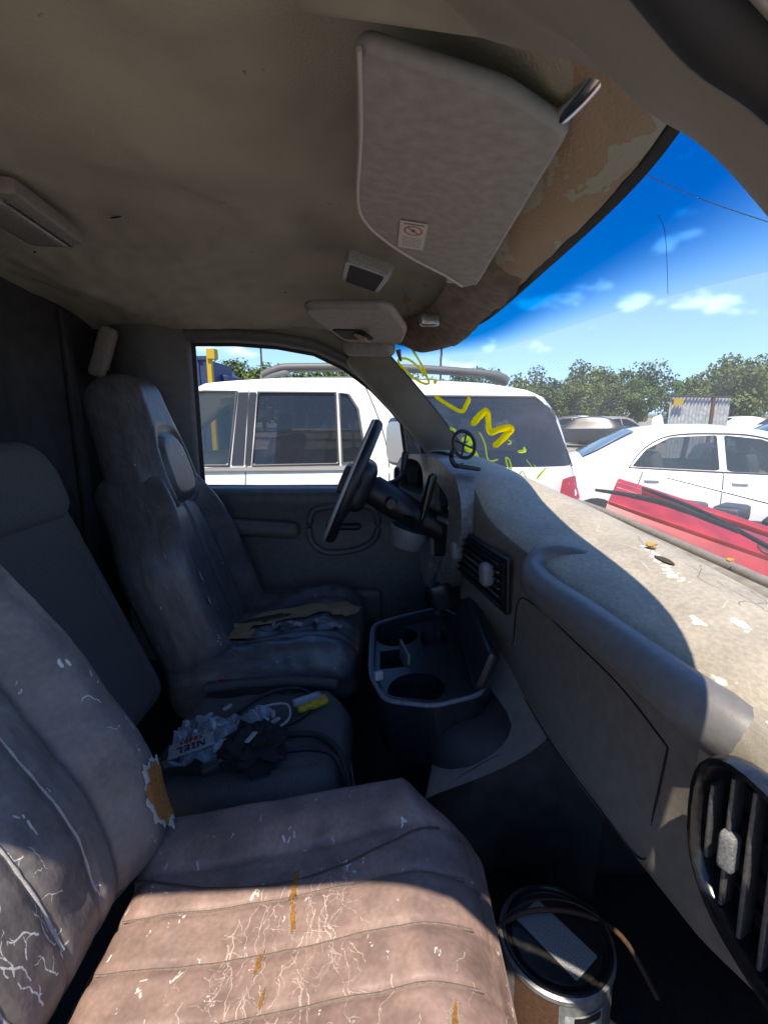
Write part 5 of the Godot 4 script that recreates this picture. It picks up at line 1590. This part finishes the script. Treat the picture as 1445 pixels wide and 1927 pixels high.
func car_shell(tab: Array, place: Transform3D, seg := 48, holes := []) -> ArrayMesh:
	var x0: float = tab[0][0]
	var x1: float = tab[tab.size() - 1][0]
	var m := MB.new()
	var at := func(x: float, k: int):
		var s := car_section(tab, x)
		var p: Vector2 = s[k] if k <= 11 else s[22 - k]
		return place * Vector3(x, p.y, p.x if k <= 11 else -p.x)
	for j in seg:
		var xa := lerpf(x0, x1, float(j) / seg)
		var xb := lerpf(x0, x1, float(j + 1) / seg)
		for k in 22:
			if (k in [5, 6, 15, 16]) and holes.size(): continue
			var o := m.v.size()
			m.add(at.call(xa, k)); m.add(at.call(xa, k + 1)); m.add(at.call(xb, k + 1)); m.add(at.call(xb, k))
			m.quad(o, o + 1, o + 2, o + 3)
		if holes.is_empty(): continue
		# the sides between belt and roof, with the window openings cut out
		var sa := car_section(tab, xa)
		var sb := car_section(tab, xb)
		for k in [5, 6]:
			if sa[k + 1].y - sa[k].y < 0.004 and sb[k + 1].y - sb[k].y < 0.004: continue
			var pieces := [PackedVector2Array([Vector2(xa, sa[k].y), Vector2(xb, sb[k].y), Vector2(xb, sb[k + 1].y), Vector2(xa, sa[k + 1].y)])]
			for h in holes:
				var left := []
				for q in pieces: left.append_array(Geometry2D.clip_polygons(q, soften(h, 0.07, 3)))
				pieces = left
			for q in pieces:
				if q.size() < 3: continue
				var t := Geometry2D.triangulate_polygon(q)
				for side in [1.0, -1.0]:
					var o := m.v.size()
					for e in q: m.add(place * Vector3(e.x, e.y, car_side(tab, e.x, e.y) * side), e)
					for w in t.size() / 3:
						var turn: bool = (q[t[w * 3 + 1]] - q[t[w * 3]]).cross(q[t[w * 3 + 2]] - q[t[w * 3]]) > 0.0
						if turn == (side > 0.0): m.tri(o + t[w * 3], o + t[w * 3 + 2], o + t[w * 3 + 1])
						else: m.tri(o + t[w * 3], o + t[w * 3 + 1], o + t[w * 3 + 2])
	for e in [x0, x1]:
		var s := car_section(tab, e)
		var pts := PackedVector3Array()
		for q in s: pts.append(place * Vector3(e, q.y, q.x))
		for i in range(s.size() - 2, -1, -1): pts.append(place * Vector3(e, s[i].y, -s[i].x))
		m.flat_poly(pts)
	return m.mesh(38, 0.002)

func cabin(o, place: Transform3D, xs: Array, x0: float, x1: float, floor_y: float, seat_y: float, w: float):
	part(o, "cabin_floor", bx(place * Vector3((x0 + x1) * 0.5, floor_y, 0), Vector3(x1 - x0, 0.04, w * 2.0), place.basis), M.carpet)
	for x in xs:
		for s in [-0.38, 0.38]:
			part(o, "seat_back", rbox(Vector3(0.14, 0.62, 0.50), 0.06, 6, place * Transform3D(Basis(Vector3.BACK, 0.2), Vector3(x, seat_y, s))), M.cabincloth)
			part(o, "head_rest", rbox(Vector3(0.09, 0.18, 0.26), 0.04, 6, place * Transform3D(Basis(Vector3.BACK, 0.2), Vector3(x - 0.09, seat_y + 0.42, s))), M.cabincloth)

func car_pane(tab: Array, place: Transform3D, poly: Array, lift: float, th := 0.012, side := 1.0, r := 0.10) -> ArrayMesh:
	# cut into small cells so that it follows the body's curve
	var out := soften(poly, r, 3)
	var box := Rect2(out[0], Vector2.ZERO)
	for q in out: box = box.expand(q)
	var m := MB.new()
	var nx := maxi(2, int(ceil(box.size.x / 0.09)))
	var ny := maxi(2, int(ceil(box.size.y / 0.09)))
	for i in nx:
		for j in ny:
			var a := box.position + Vector2(box.size.x * i / nx, box.size.y * j / ny)
			var b := a + Vector2(box.size.x / nx, box.size.y / ny)
			for piece in Geometry2D.intersect_polygons(out, PackedVector2Array([a, Vector2(b.x, a.y), b, Vector2(a.x, b.y)])):
				if piece.size() < 3: continue
				var t := Geometry2D.triangulate_polygon(piece)
				var o := m.v.size()
				for q in piece: m.add(place * Vector3(q.x, q.y, (car_side(tab, q.x, q.y) + lift + th * 0.5) * side), q)
				for k in t.size() / 3:
					var turn: bool = (piece[t[k * 3 + 1]] - piece[t[k * 3]]).cross(piece[t[k * 3 + 2]] - piece[t[k * 3]]) > 0.0
					if turn: m.tri(o + t[k * 3], o + t[k * 3 + 2], o + t[k * 3 + 1])
					else: m.tri(o + t[k * 3], o + t[k * 3 + 1], o + t[k * 3 + 2])
	return m.mesh(60, 0.001)

func car_glass(tab: Array, place: Transform3D, xa: float, xb: float, w0: float, w1: float, lift := 0.012) -> ArrayMesh:
	# front or rear screen lying on the slope between two stations
	return sheet(12, 8, func(u: float, v: float):
		var x := lerpf(xa, xb, v)
		var w := lerpf(w0, w1, v)
		var z := lerpf(-w, w, u)
		var yr := lerp_table(tab, x, 3)
		return place * Vector3(x, yr + lift + 0.012 * (1.0 - pow(absf(u - 0.5) * 2.0, 2.0)), z))

func wheels(o, place: Transform3D, xs: Array, r: float, w: float):
	for x in xs:
		for s in [1.0, -1.0]:
			var f := place * Transform3D(Basis(Vector3.RIGHT, PI * 0.5 * s), Vector3(x, r, (w - 0.20) * s))
			var ty = part(o, "wheel", lathe([[r * 0.6, 0.0], [r * 0.93, 0.0], [r, 0.04], [r, 0.16], [r * 0.93, 0.2], [r * 0.62, 0.2], [r * 0.6, 0.16]], f, 24, 40), M.rubber)
			part(ty, "rim", lathe([[r * 0.62, 0.17], [r * 0.5, 0.15], [r * 0.2, 0.17], [0.001, 0.175]], f, 16, 30), M.steel)

const SEDAN := [[0.0, 0.32, 0.70, 0.73, 0.62, 0.50], [0.05, 0.28, 0.86, 0.90, 0.74, 0.60], [0.16, 0.26, 0.94, 0.985, 0.80, 0.66], [0.55, 0.25, 0.97, 1.04, 0.85, 0.70], [0.70, 0.25, 0.975, 1.10, 0.86, 0.66], [1.25, 0.25, 0.965, 1.40, 0.875, 0.60], [1.65, 0.24, 0.955, 1.47, 0.88, 0.60], [2.2, 0.24, 0.945, 1.475, 0.88, 0.61], [2.75, 0.24, 0.93, 1.40, 0.88, 0.62], [3.45, 0.24, 0.91, 0.97, 0.87, 0.70], [3.9, 0.25, 0.84, 0.88, 0.85, 0.70], [4.3, 0.27, 0.72, 0.76, 0.78, 0.62], [4.45, 0.32, 0.56, 0.60, 0.64, 0.5]]

func sedan(called, label, at: Vector3, turn: float, paint, group := "", full := true):
	var o = thing(called, label, "car", at, group)
	var pl := Transform3D(Basis(Vector3.UP, turn), at)
	var win := [[Vector2(1.20, 0.995), Vector2(1.36, 1.20), Vector2(1.62, 1.345), Vector2(2.10, 1.375), Vector2(2.12, 0.975)], [Vector2(2.19, 0.97), Vector2(2.17, 1.375), Vector2(2.55, 1.335), Vector2(2.95, 1.16), Vector2(3.28, 0.955)]]
	part(o, "body", car_shell(SEDAN, pl, 48, win if full else []), paint)
	for w in win:
		for s in ([1.0, -1.0] if full else [1.0]):
			part(o, "side_window", car_pane(SEDAN, pl, w, 0.0 if full else 0.004, 0.0 if full else 0.012, s, 0.07), M.smoked if full else M.glassdark)
	if full: cabin(o, pl, [1.55, 2.55], 0.9, 3.3, 0.55, 0.85, 0.74)
	part(o, "rear_window", car_glass(SEDAN, pl, 0.66, 1.24, 0.60, 0.50), M.glassdark)
	part(o, "windscreen", car_glass(SEDAN, pl, 2.82, 3.40, 0.52, 0.62), M.glassdark)
	if full:
		part(o, "window_trim", tube(win_line(SEDAN, pl, [Vector2(1.17, 0.985), Vector2(1.34, 1.21), Vector2(1.62, 1.362), Vector2(2.13, 1.392), Vector2(2.56, 1.352), Vector2(2.97, 1.17), Vector2(3.32, 0.945)]), 0.010, 6), M.trimdark)
		part(o, "belt_trim", tube(win_line(SEDAN, pl, [Vector2(1.17, 0.985), Vector2(2.15, 0.962), Vector2(3.32, 0.945)]), 0.010, 6), M.trimdark)
		for x in [[1.32, 0.95, 1.18, 0.40], [2.15, 0.955, 2.15, 0.32], [3.25, 0.93, 3.2, 0.32]]:
			part(o, "door_gap", tube(win_line(SEDAN, pl, [Vector2(x[0], x[1]), Vector2(lerpf(x[0], x[2], 0.5), lerpf(x[1], x[3], 0.5)), Vector2(x[2], x[3])]), 0.0045, 5), M.trimdark)
		for x in [1.42, 2.32]:
			part(o, "door_handle", rbox(Vector3(0.16, 0.03, 0.03), 0.012, 5, pl * Transform3D(Basis(), Vector3(x, 0.85, car_side(SEDAN, x, 0.85) + 0.012))), paint)
		part(o, "tail_lamp", car_pane(SEDAN, pl, [Vector2(0.06, 0.70), Vector2(0.08, 0.86), Vector2(0.32, 0.89), Vector2(0.26, 0.72)], 0.004), M.redlens)
	wheels(o, pl, [0.85, 3.55], 0.31, 0.87)
	return o

func win_line(tab: Array, pl: Transform3D, pts: Array) -> PackedVector3Array:
	var p := PackedVector3Array()
	for q in pts: p.append(Vector3(q.x, q.y, 0))
	var out := PackedVector3Array()
	for q in smooth_path(p, 5): out.append(pl * Vector3(q.x, q.y, car_side(tab, q.x, q.y) + 0.004))
	return out

const WAGON := [[0.0, 0.42, 0.95, 1.0, 0.80, 0.66], [0.05, 0.40, 1.02, 1.20, 0.87, 0.74], [0.20, 0.38, 1.16, 1.58, 0.90, 0.76], [0.33, 0.37, 1.20, 1.755, 0.915, 0.77], [0.48, 0.37, 1.21, 1.82, 0.92, 0.77], [0.80, 0.36, 1.21, 1.87, 0.92, 0.77], [1.5, 0.36, 1.215, 1.90, 0.92, 0.78], [2.4, 0.36, 1.215, 1.91, 0.92, 0.78], [3.0, 0.36, 1.21, 1.87, 0.92, 0.77], [3.35, 0.36, 1.20, 1.70, 0.92, 0.76], [3.95, 0.36, 1.16, 1.24, 0.91, 0.78], [4.55, 0.38, 1.06, 1.11, 0.88, 0.74], [4.78, 0.42, 0.85, 0.90, 0.78, 0.64]]

func suv():
	var o = thing("white_suv", "white SUV with roof rails parked beside the driver's door", "suv", Vector3(1.60, -EYE, -4.62))
	# the car's own x runs from its tail forwards, which is to the left here
	var pl := Transform3D(Basis(Vector3.UP, PI), Vector3(1.60, -EYE, -4.62))
	var to := func(poly: Array):
		var out := []
		for q in poly: out.append(Vector2(1.60 - q[0], q[1] + EYE))
		return out
	var rows := [["side_window", [[-1.95, 0.12], [-1.40, 0.172], [-1.145, 0.172], [-1.215, -0.396], [-2.25, -0.41]]], ["side_window", [[-0.976, 0.165], [-0.377, 0.160], [-0.356, -0.384], [-1.03, -0.396]]], ["quarter_window", [[-0.345, 0.158], [-0.275, 0.146], [-0.205, 0.036], [-0.135, -0.36], [-0.325, -0.376]]], ["rear_side_window", [[0.16, 0.138], [1.18, 0.128], [1.33, 0.02], [1.515, -0.405], [0.855, -0.415], [0.30, -0.40]]]]
	var cuts := []
	for r in rows: cuts.append(to.call(r[1]))
	part(o, "body", car_shell(WAGON, pl, 70, cuts), M.white)
	cabin(o, pl, [1.35, 2.55], 0.4, 3.6, 0.75, 1.12, 0.80)
	for r in rows:
		for s in [-1.0, 1.0]:
			part(o, r[0], car_pane(WAGON, pl, to.call(r[1]), 0.0, 0.0, s, 0.07), M.privacy if r[1][0][0] > -1.5 else M.smoked)
		var ln := PackedVector3Array()
		for q in to.call(r[1]): ln.append(pl * Vector3(q.x, q.y, -car_side(WAGON, q.x, q.y) - 0.008))
		part(o, "window_frame", tube(ln, 0.011, 6, true), M.trimgrey)
	# door pillars are blacked out between the windows
	part(o, "pillar_cover", car_pane(WAGON, pl, to.call([[-1.13, 0.165], [-1.055, 0.165], [-1.10, -0.395], [-1.195, -0.395]]), 0.002, 0.012, -1.0, 0.03), M.trimdark)
	part(o, "pillar_cover", car_pane(WAGON, pl, to.call([[-1.045, 0.165], [-0.99, 0.165], [-1.045, -0.395], [-1.09, -0.395]]), 0.002, 0.012, -1.0, 0.03), M.trimdark)
	part(o, "belt_strip", car_pane(WAGON, pl, to.call([[-2.4, -0.425], [-0.10, -0.395], [-0.10, -0.425], [-2.4, -0.462]]), 0.006, 0.02, -1.0, 0.02), M.trimgrey)
	for x in [[-1.05, 0.25, -1.10, -0.9], [-0.15, 0.22, -0.02, -0.9]]:
		var ln := PackedVector3Array()
		for k in 14:
			var t := k / 13.0
			var q := Vector2(1.60 - lerpf(x[0], x[2], t) - (0.12 * sin(t * PI) if x[0] > -0.5 else 0.0), lerpf(x[1], x[3], t) + EYE)
			ln.append(pl * Vector3(q.x, q.y, -car_side(WAGON, q.x, q.y) - 0.001))
		part(o, "door_gap", tube(ln, 0.0045, 5), M.trimgrey)
	part(o, "tail_lamp", car_pane(WAGON, pl, to.call([[1.40, -0.50], [1.545, -0.485], [1.575, -0.66], [1.37, -0.665]]), 0.006, 0.02, -1.0, 0.12), M.redlens)
	part(o, "rear_window", sheet(10, 8, func(u: float, v: float):
		var x := lerpf(0.075, 0.30, v)
		return pl * Vector3(x - 0.012, lerp_table(WAGON, x, 3) - 0.02, lerpf(-0.66, 0.66, u))), M.glassdark)
	for s in [-1.0, 1.0]:
		var rl := PackedVector3Array()
		for q in [[2.56, 1.915], [2.44, 1.962], [2.28, 1.978], [1.5, 1.972], [0.78, 1.925], [0.62, 1.868]]: rl.append(pl * Vector3(q[0], q[1], 0.70 * s))
		var rail = part(o, "roof_rail", tube(smooth_path(rl, 6), 0.030, 10, false, 1.15), M.trimgrey)
		part(rail, "rail_foot", rbox(Vector3(0.24, 0.05, 0.05), 0.02, 6, pl * Transform3D(Basis(Vector3.BACK, -0.2), Vector3(2.46, 1.925, 0.70 * s))), M.greyknob)
		part(rail, "rail_foot", rbox(Vector3(0.20, 0.05, 0.05), 0.02, 6, pl * Transform3D(Basis(Vector3.BACK, 0.3), Vector3(0.72, 1.89, 0.70 * s))), M.trimdark)
	part(o, "bumper", rbox(Vector3(0.18, 0.24, 1.72), 0.06, 8, pl * Transform3D(Basis(), Vector3(-0.02, 0.56, 0))), M.trimgrey)
	wheels(o, pl, [0.95, 3.85], 0.37, 0.91)

func crown(sd: int, rx: float, ry: float, lobes: int, leaves: int, tone: Vector3) -> ArrayMesh:
	rng.seed = sd
	var v := PackedVector3Array(); var n := PackedVector3Array(); var c := PackedColorArray()
	for l in lobes:
		var d := Vector3(rng.randfn(), rng.randfn(), rng.randfn()).normalized() * pow(rng.randf(), 0.45)
		var ctr := Vector3(d.x * rx, ry + d.y * ry * 0.85, d.z * rx)
		var lr := rx * rng.randf_range(0.24, 0.42)
		var shade := rng.randf_range(0.75, 1.25)
		for k in leaves:
			var q := Vector3(rng.randfn(), rng.randfn(), rng.randfn()).normalized() * lr * pow(rng.randf(), 0.33)
			q.y *= 0.75
			var p := ctr + q
			var nn := (q.normalized() + Vector3(rng.randfn(), rng.randfn() + 0.4, rng.randfn()) * 0.6).normalized()
			var s := nn.cross(Vector3(rng.randfn(), rng.randfn(), rng.randfn())).normalized()
			var w := nn.cross(s)
			var z := rng.randf_range(0.06, 0.15)
			var col := Color(tone.x, tone.y, tone.z) * (shade * rng.randf_range(0.7, 1.3))
			var quad := [p - s * z, p + w * z * 0.6, p + s * z, p - w * z * 0.6]
			for i in [0, 1, 2, 0, 2, 3]:
				v.append(quad[i]); n.append(nn); c.append(col)
	var arr := []
	arr.resize(Mesh.ARRAY_MAX)
	arr[Mesh.ARRAY_VERTEX] = v
	arr[Mesh.ARRAY_NORMAL] = n
	arr[Mesh.ARRAY_COLOR] = c
	var m := ArrayMesh.new()
	m.add_surface_from_arrays(Mesh.PRIMITIVE_TRIANGLES, arr)
	return m

func trunk(sd: int, h: float) -> ArrayMesh:
	rng.seed = sd
	var m := MB.new()
	tube_add(m, PackedVector3Array([Vector3(0, -0.05, 0), Vector3(0.04, h * 0.3, 0.03), Vector3(-0.05, h * 0.6, 0), Vector3(0.02, h, 0.02)]), [0.17, 0.13, 0.10, 0.04], 7)
	for k in 6:
		var a := rng.randf() * TAU
		var y := h * rng.randf_range(0.35, 0.7)
		tube_add(m, PackedVector3Array([Vector3(0, y, 0), Vector3(cos(a) * h * 0.14, y + h * 0.13, sin(a) * h * 0.14), Vector3(cos(a) * h * 0.3, y + h * 0.24, sin(a) * h * 0.3)]), [0.07, 0.05, 0.02], 6)
	return m.mesh(60)

const ORDINAL := ["first", "second", "third", "fourth", "fifth", "sixth", "seventh", "eighth", "ninth", "tenth", "eleventh", "twelfth", "thirteenth", "fourteenth", "fifteenth", "sixteenth", "seventeenth", "eighteenth", "nineteenth", "twentieth", "twenty-first", "twenty-second", "twenty-third", "twenty-fourth", "twenty-fifth", "twenty-sixth", "twenty-seventh", "twenty-eighth", "twenty-ninth", "thirtieth"]

func yard():
	M.dirtground = mat(lin(0.36, 0.31, 0.245), 0.95, noise_tex(0.01, 0.6, 1.0, 90, 6, 1024), 0.12, T.grain, 0.5)
	M.glasstint = mat(lin(0.05, 0.10, 0.12), 0.04)
	M.leaf = mat(Color.WHITE, 0.7)
	M.leaf.vertex_color_use_as_albedo = true
	M.leaf.backlight_enabled = true
	M.leaf.backlight = Color(0.55, 0.6, 0.35)
	M.bark = mat(lin(0.14, 0.11, 0.085), 0.95, T.dirt, 2.0)
	M.blue = mat(lin(0.035, 0.06, 0.17), 0.5, T.dirt, 0.8)
	M.zinc = mat(lin(0.48, 0.50, 0.52), 0.4, T.dirt, 0.6)
	M.silver = mat(lin(0.34, 0.33, 0.30), 0.35, T.blotch, 0.8)
	M.darkcar = mat(lin(0.035, 0.037, 0.042), 0.35, T.dirt, 0.8)
	M.greencar = mat(lin(0.05, 0.06, 0.07), 0.4, T.dirt, 0.8)
	var g := -EYE
	structure("ground", sheet(60, 60, func(u: float, v: float): return Vector3(lerpf(-150, 150, u), g, lerpf(-200, 100, v))), M.dirtground, "pale dry dirt of the salvage yard")
	suv()
	var sd = sedan("white_sedan", "white sedan standing behind the white SUV's tail", Vector3(2.08, g, -6.9), -0.30, M.white)
	red_wreck(g)
	# rows of wrecks further off
	sedan("dark_sedan", "dark grey sedan at the right edge beyond the white sedan", Vector3(6.4, g, -10.0), -0.45, M.darkcar, "", false)
	var spots := [[10.3, -26.0, 0.2, "silver", "dusty silver wreck among the far cars"], [9.2, -29.5, -0.5, "dark", "dark wreck at the left end of the far cars"], [14.2, -31.0, 2.9, "white", "white car far off left of the metal fence"], [15.8, -27.5, 0.6, "dark", "black wreck with raised lid near the fence's left edge"], [13.0, -34.0, 0.1, "green", "dark green wreck behind the dusty silver one"], [18.5, -24.0, 0.3, "white", "pale car just right of the metal fence"], [23.5, -29.0, 3.0, "white", "white car far off at the right"], [24.0, -23.5, 0.2, "dark", "black car far off at the right edge"], [19.5, -33.0, -0.2, "silver", "grey car far behind the metal fence"], [7.4, -34.0, 0.1, "white", "white car below the trees left of the dark wreck"], [17.0, -37.0, 3.1, "white", "small white car under the trees above the fence"], [21.5, -36.0, 0.3, "dark", "dark car under the trees right of the fence"], [27.5, -33.0, 0.2, "silver", "grey car near the tall right-hand tree"], [12.0, -23.0, 2.7, "dark", "black wreck in front of the dusty silver one"], [10.8, -37.0, 0.4, "dark", "dark car in the farthest row behind the silver wreck"], [25.5, -27.0, -0.3, "white", "white car at the far right behind the black car"]]
	for q in spots:
		sedan("wrecked_car", q[4], Vector3(q[0], g, q[1]), q[2], M[{"silver": "silver", "dark": "darkcar", "white": "white", "green": "greencar"}[q[3]]], "wrecked cars across the yard", false)
	var hood = thing("raised_bonnet", "loose white bonnet standing upright among far wrecks", "bonnet", Vector3(15.2, g + 0.9, -27.0))
	part(hood, "panel", slab(soften([Vector2(-0.5, 0), Vector2(-0.4, 0.5), Vector2(0.3, 0.75), Vector2(0.5, 0.1)], 0.2, 3), 0.05, 0.015, Transform3D(Basis(Vector3.UP, 0.4).rotated(Vector3.RIGHT, -0.2), Vector3(15.2, g + 0.9, -27.0))), M.white)
	# ribbed metal fence panel with its sign
	var f = thing("metal_fence", "corrugated metal fence panel behind the white sedan", "fence", Vector3(9.3, g, -14.5))
	part(f, "corrugated_sheet", sheet(150, 2, func(u: float, v: float): return Vector3(lerpf(8.15, 10.5, u), lerpf(g, 0.47, v), -14.0 - 0.9 * u + 0.022 * sin(u * TAU * 17.0)), 40), M.zinc)
	part(f, "post", bx(Vector3(9.75, -0.58, -14.55), Vector3(0.08, 2.1, 0.08)), M.rust)
	part(f, "top_rail", tube(PackedVector3Array([Vector3(8.12, 0.49, -13.93), Vector3(10.5, 0.49, -14.83)]), 0.03, 6), M.trimdark)
	part(f, "yellow_sign", bx(Vector3(8.37, 0.33, -13.96), Vector3(0.36, 0.20, 0.02), Basis(Vector3.UP, 0.36)), M.yellow)
	# blue bin and yellow post beyond the SUV's front
	var b = thing("blue_container", "ribbed blue container behind the white SUV's roof", "container", Vector3(-8.0, g, -15.0))
	part(b, "wall", bx(Vector3(-7.22, g + 1.55, -15.0), Vector3(4.6, 3.1, 2.2)), M.blue)
	for k in 22: part(b, "rib", bx(Vector3(-9.42 + k * 0.212, g + 1.55, -13.88), Vector3(0.07, 3.1, 0.06)), M.blue)
	part(b, "top_rim", bx(Vector3(-7.22, g + 3.14, -13.88), Vector3(4.7, 0.10, 0.12)), M.blue)
	var b2 = thing("blue_container", "low dark blue container right of the yellow post", "container", Vector3(-4.5, g, -16.0))
	part(b2, "wall", slab([Vector2(-5.75, g), Vector2(-5.75, 1.50), Vector2(-5.25, 1.48), Vector2(-5.0, 1.20), Vector2(-4.7, 1.12), Vector2(-4.7, g)], 2.0, 0.04, Transform3D(Basis(), Vector3(0, 0, -16.0))), M.blue)
	var yp = thing("yellow_post", "yellow post and box beside the blue container", "post", Vector3(-5.15, g, -14.0))
	part(yp, "post", bx(Vector3(-4.78, g + 1.55, -13.7), Vector3(0.12, 3.1, 0.16)), M.yellow)
	part(yp, "box", bx(Vector3(-4.70, 1.60, -13.7), Vector3(0.22, 0.26, 0.3)), M.yellow)
	# utility poles
	for q in [[4.55, -40.0, 5.9, "thin utility pole seen through the windscreen's left top"], [-10.8, -44.0, 6.2, "thin utility pole above the trees in the door window"]]:
		var u = thing("utility_pole", q[3], "pole", Vector3(q[0], g, q[1]), "utility poles")
		part(u, "shaft", tube(PackedVector3Array([Vector3(q[0], g, q[1]), Vector3(q[0], q[2], q[1])]), [0.12, 0.08], 8), M.bark)
		part(u, "crossarm", bx(Vector3(q[0], q[2] - 0.3, q[1]), Vector3(0.9, 0.08, 0.1), Basis(Vector3.UP, 1.2)), M.bark)
	# tree line
	var tones := [Vector3(0.075, 0.115, 0.028), Vector3(0.055, 0.095, 0.026), Vector3(0.10, 0.135, 0.035), Vector3(0.065, 0.10, 0.035)]
	var crowns := []
	for k in 5: crowns.append(crown(400 + k, 2.1, 2.1, 44, 95, tones[k % 4]))
	var stems := [trunk(1, 3.4), trunk(2, 3.8)]
	var tr := RandomNumberGenerator.new()
	tr.seed = 33
	for k in 30:
		var x := -27.0 + k * 2.55 + tr.randf_range(-0.7, 0.7)
		var z := -44.0 + tr.randf_range(-4.0, 4.0)
		var s := tr.randf_range(0.92, 1.25) * (1.15 if x < 4.0 else 0.9)
		tree(x, z, s, crowns[tr.randi() % 5], stems[k % 2], tr.randf() * TAU, "%s tree from the left in the far tree line" % ORDINAL[k], "trees along the yard's far edge")
	for k in 22:
		var x := -30.0 + k * 4.1 + tr.randf_range(-1.0, 1.0)
		tree(x, -53.0 + tr.randf_range(-2.0, 2.0), tr.randf_range(1.25, 1.6), crowns[tr.randi() % 5], stems[k % 2], tr.randf() * TAU, "%s tree from the left in the back tree row" % ORDINAL[k], "trees of the back row")
	for q in [[23.5, -33.0, 1.25, "tall tree at the right edge nearer than the tree line"], [-6.5, -30.0, 0.98, "bright tree over the SUV roof left of the roof rail"], [-3.2, -29.0, 1.0, "bright tree over the SUV's roof rail"], [-9.6, -32.0, 0.85, "low bright tree beside the dark blue container"]]:
		tree(q[0], q[1], q[2], crowns[2], stems[0], q[0], q[3], "trees standing nearer in the yard")

func tree(x: float, z: float, s: float, cr: ArrayMesh, st: ArrayMesh, turn: float, label: String, group: String):
	var t = Node3D.new()
	t.name = numbered("tree")
	add_child(t)
	t.position = Vector3(x, 0, z)
	t.rotation.y = turn
	t.scale = Vector3.ONE * s
	tag(t, label, "tree", group)
	var a = part(t, "trunk", st, M.bark)
	var c = part(t, "crown", cr, M.leaf)
	c.position.y = 0.55

func red_wreck(g: float):
	var r = thing("red_wreck", "red front end of a stripped car beyond the wiper", "car wreck", Vector3(2.2, g, -3.1))
	var A := Vector3(1.62, -0.452, -3.30)
	var ax := Vector3(0.74, -0.245, 0.40).normalized()
	var ay := Vector3(-0.30, -0.095, 0.30).normalized()
	var f := frame(A, ax, ay)
	# slotted top panel: four bars round a long dark slot
	var L := 1.7
	for q in [["panel_bar", Vector2(L * 0.5, 0.035), Vector2(L, 0.075)], ["panel_bar", Vector2(L * 0.5, 0.265), Vector2(L, 0.23)], ["panel_bar", Vector2(0.085, 0.11), Vector2(0.17, 0.09)], ["panel_bar", Vector2(L - 0.35, 0.11), Vector2(0.72, 0.09)]]:
		part(r, q[0], rbox(Vector3(q[2].x, q[2].y, 0.05), 0.016, 6, f * Transform3D(Basis(), Vector3(q[1].x, q[1].y, 0))), M.red)
	part(r, "slot_floor", bx(f * Vector3(L * 0.5, 0.11, 0.02), Vector3(L * 0.96, 0.12, 0.012), f.basis), M.charcoal)
	part(r, "front_fascia", sheet(20, 8, func(u: float, v: float):
		var p := f * Vector3(u * L, 0.37, 0.0)
		return p + Vector3(-0.10 * v - 0.05 * sin(v * PI), -0.55 * v, 0.10 * v + 0.05 * sin(v * PI))), M.red)
	part(r, "headlamp_hole", slab(round_poly(0.26, 0.12, 0.05), 0.03, 0.008, f * Transform3D(Basis(), Vector3(0.95, 0.315, -0.022))), M.rustred)
	part(r, "engine_bay", rbox(Vector3(1.9, 0.60, 0.75), 0.05, 6, Transform3D(Basis(Vector3.UP, -0.49), Vector3(2.75, -1.10, -3.28))), M.black)
	for k in 7:
		part(r, "engine_piece", rbox(Vector3(rng.randf_range(0.12, 0.3), 0.12, rng.randf_range(0.1, 0.2)), 0.03, 5, Transform3D(Basis(Vector3.UP, rng.randf()), Vector3(2.0 + k * 0.24, -0.66 - k * 0.03 + rng.randf_range(-0.04, 0.03), -3.55 + k * 0.10))), [M.black, M.trimgrey, M.charcoal][k % 3])
	part(r, "prop_rod", tube(PackedVector3Array([Vector3(2.05, -0.45, -3.45), Vector3(2.70, -0.62, -3.0)]), 0.008, 6), M.steel)
	part(r, "fender", rbox(Vector3(1.9, 0.65, 0.10), 0.04, 6, Transform3D(Basis(Vector3.UP, -0.49), Vector3(2.25, -1.15, -2.72))), M.red)
	for q in [Vector3(1.9, g + 0.15, -3.0), Vector3(3.1, g + 0.15, -2.7)]:
		part(r, "stand", bx(q, Vector3(0.25, 0.32, 0.25)), M.rust)
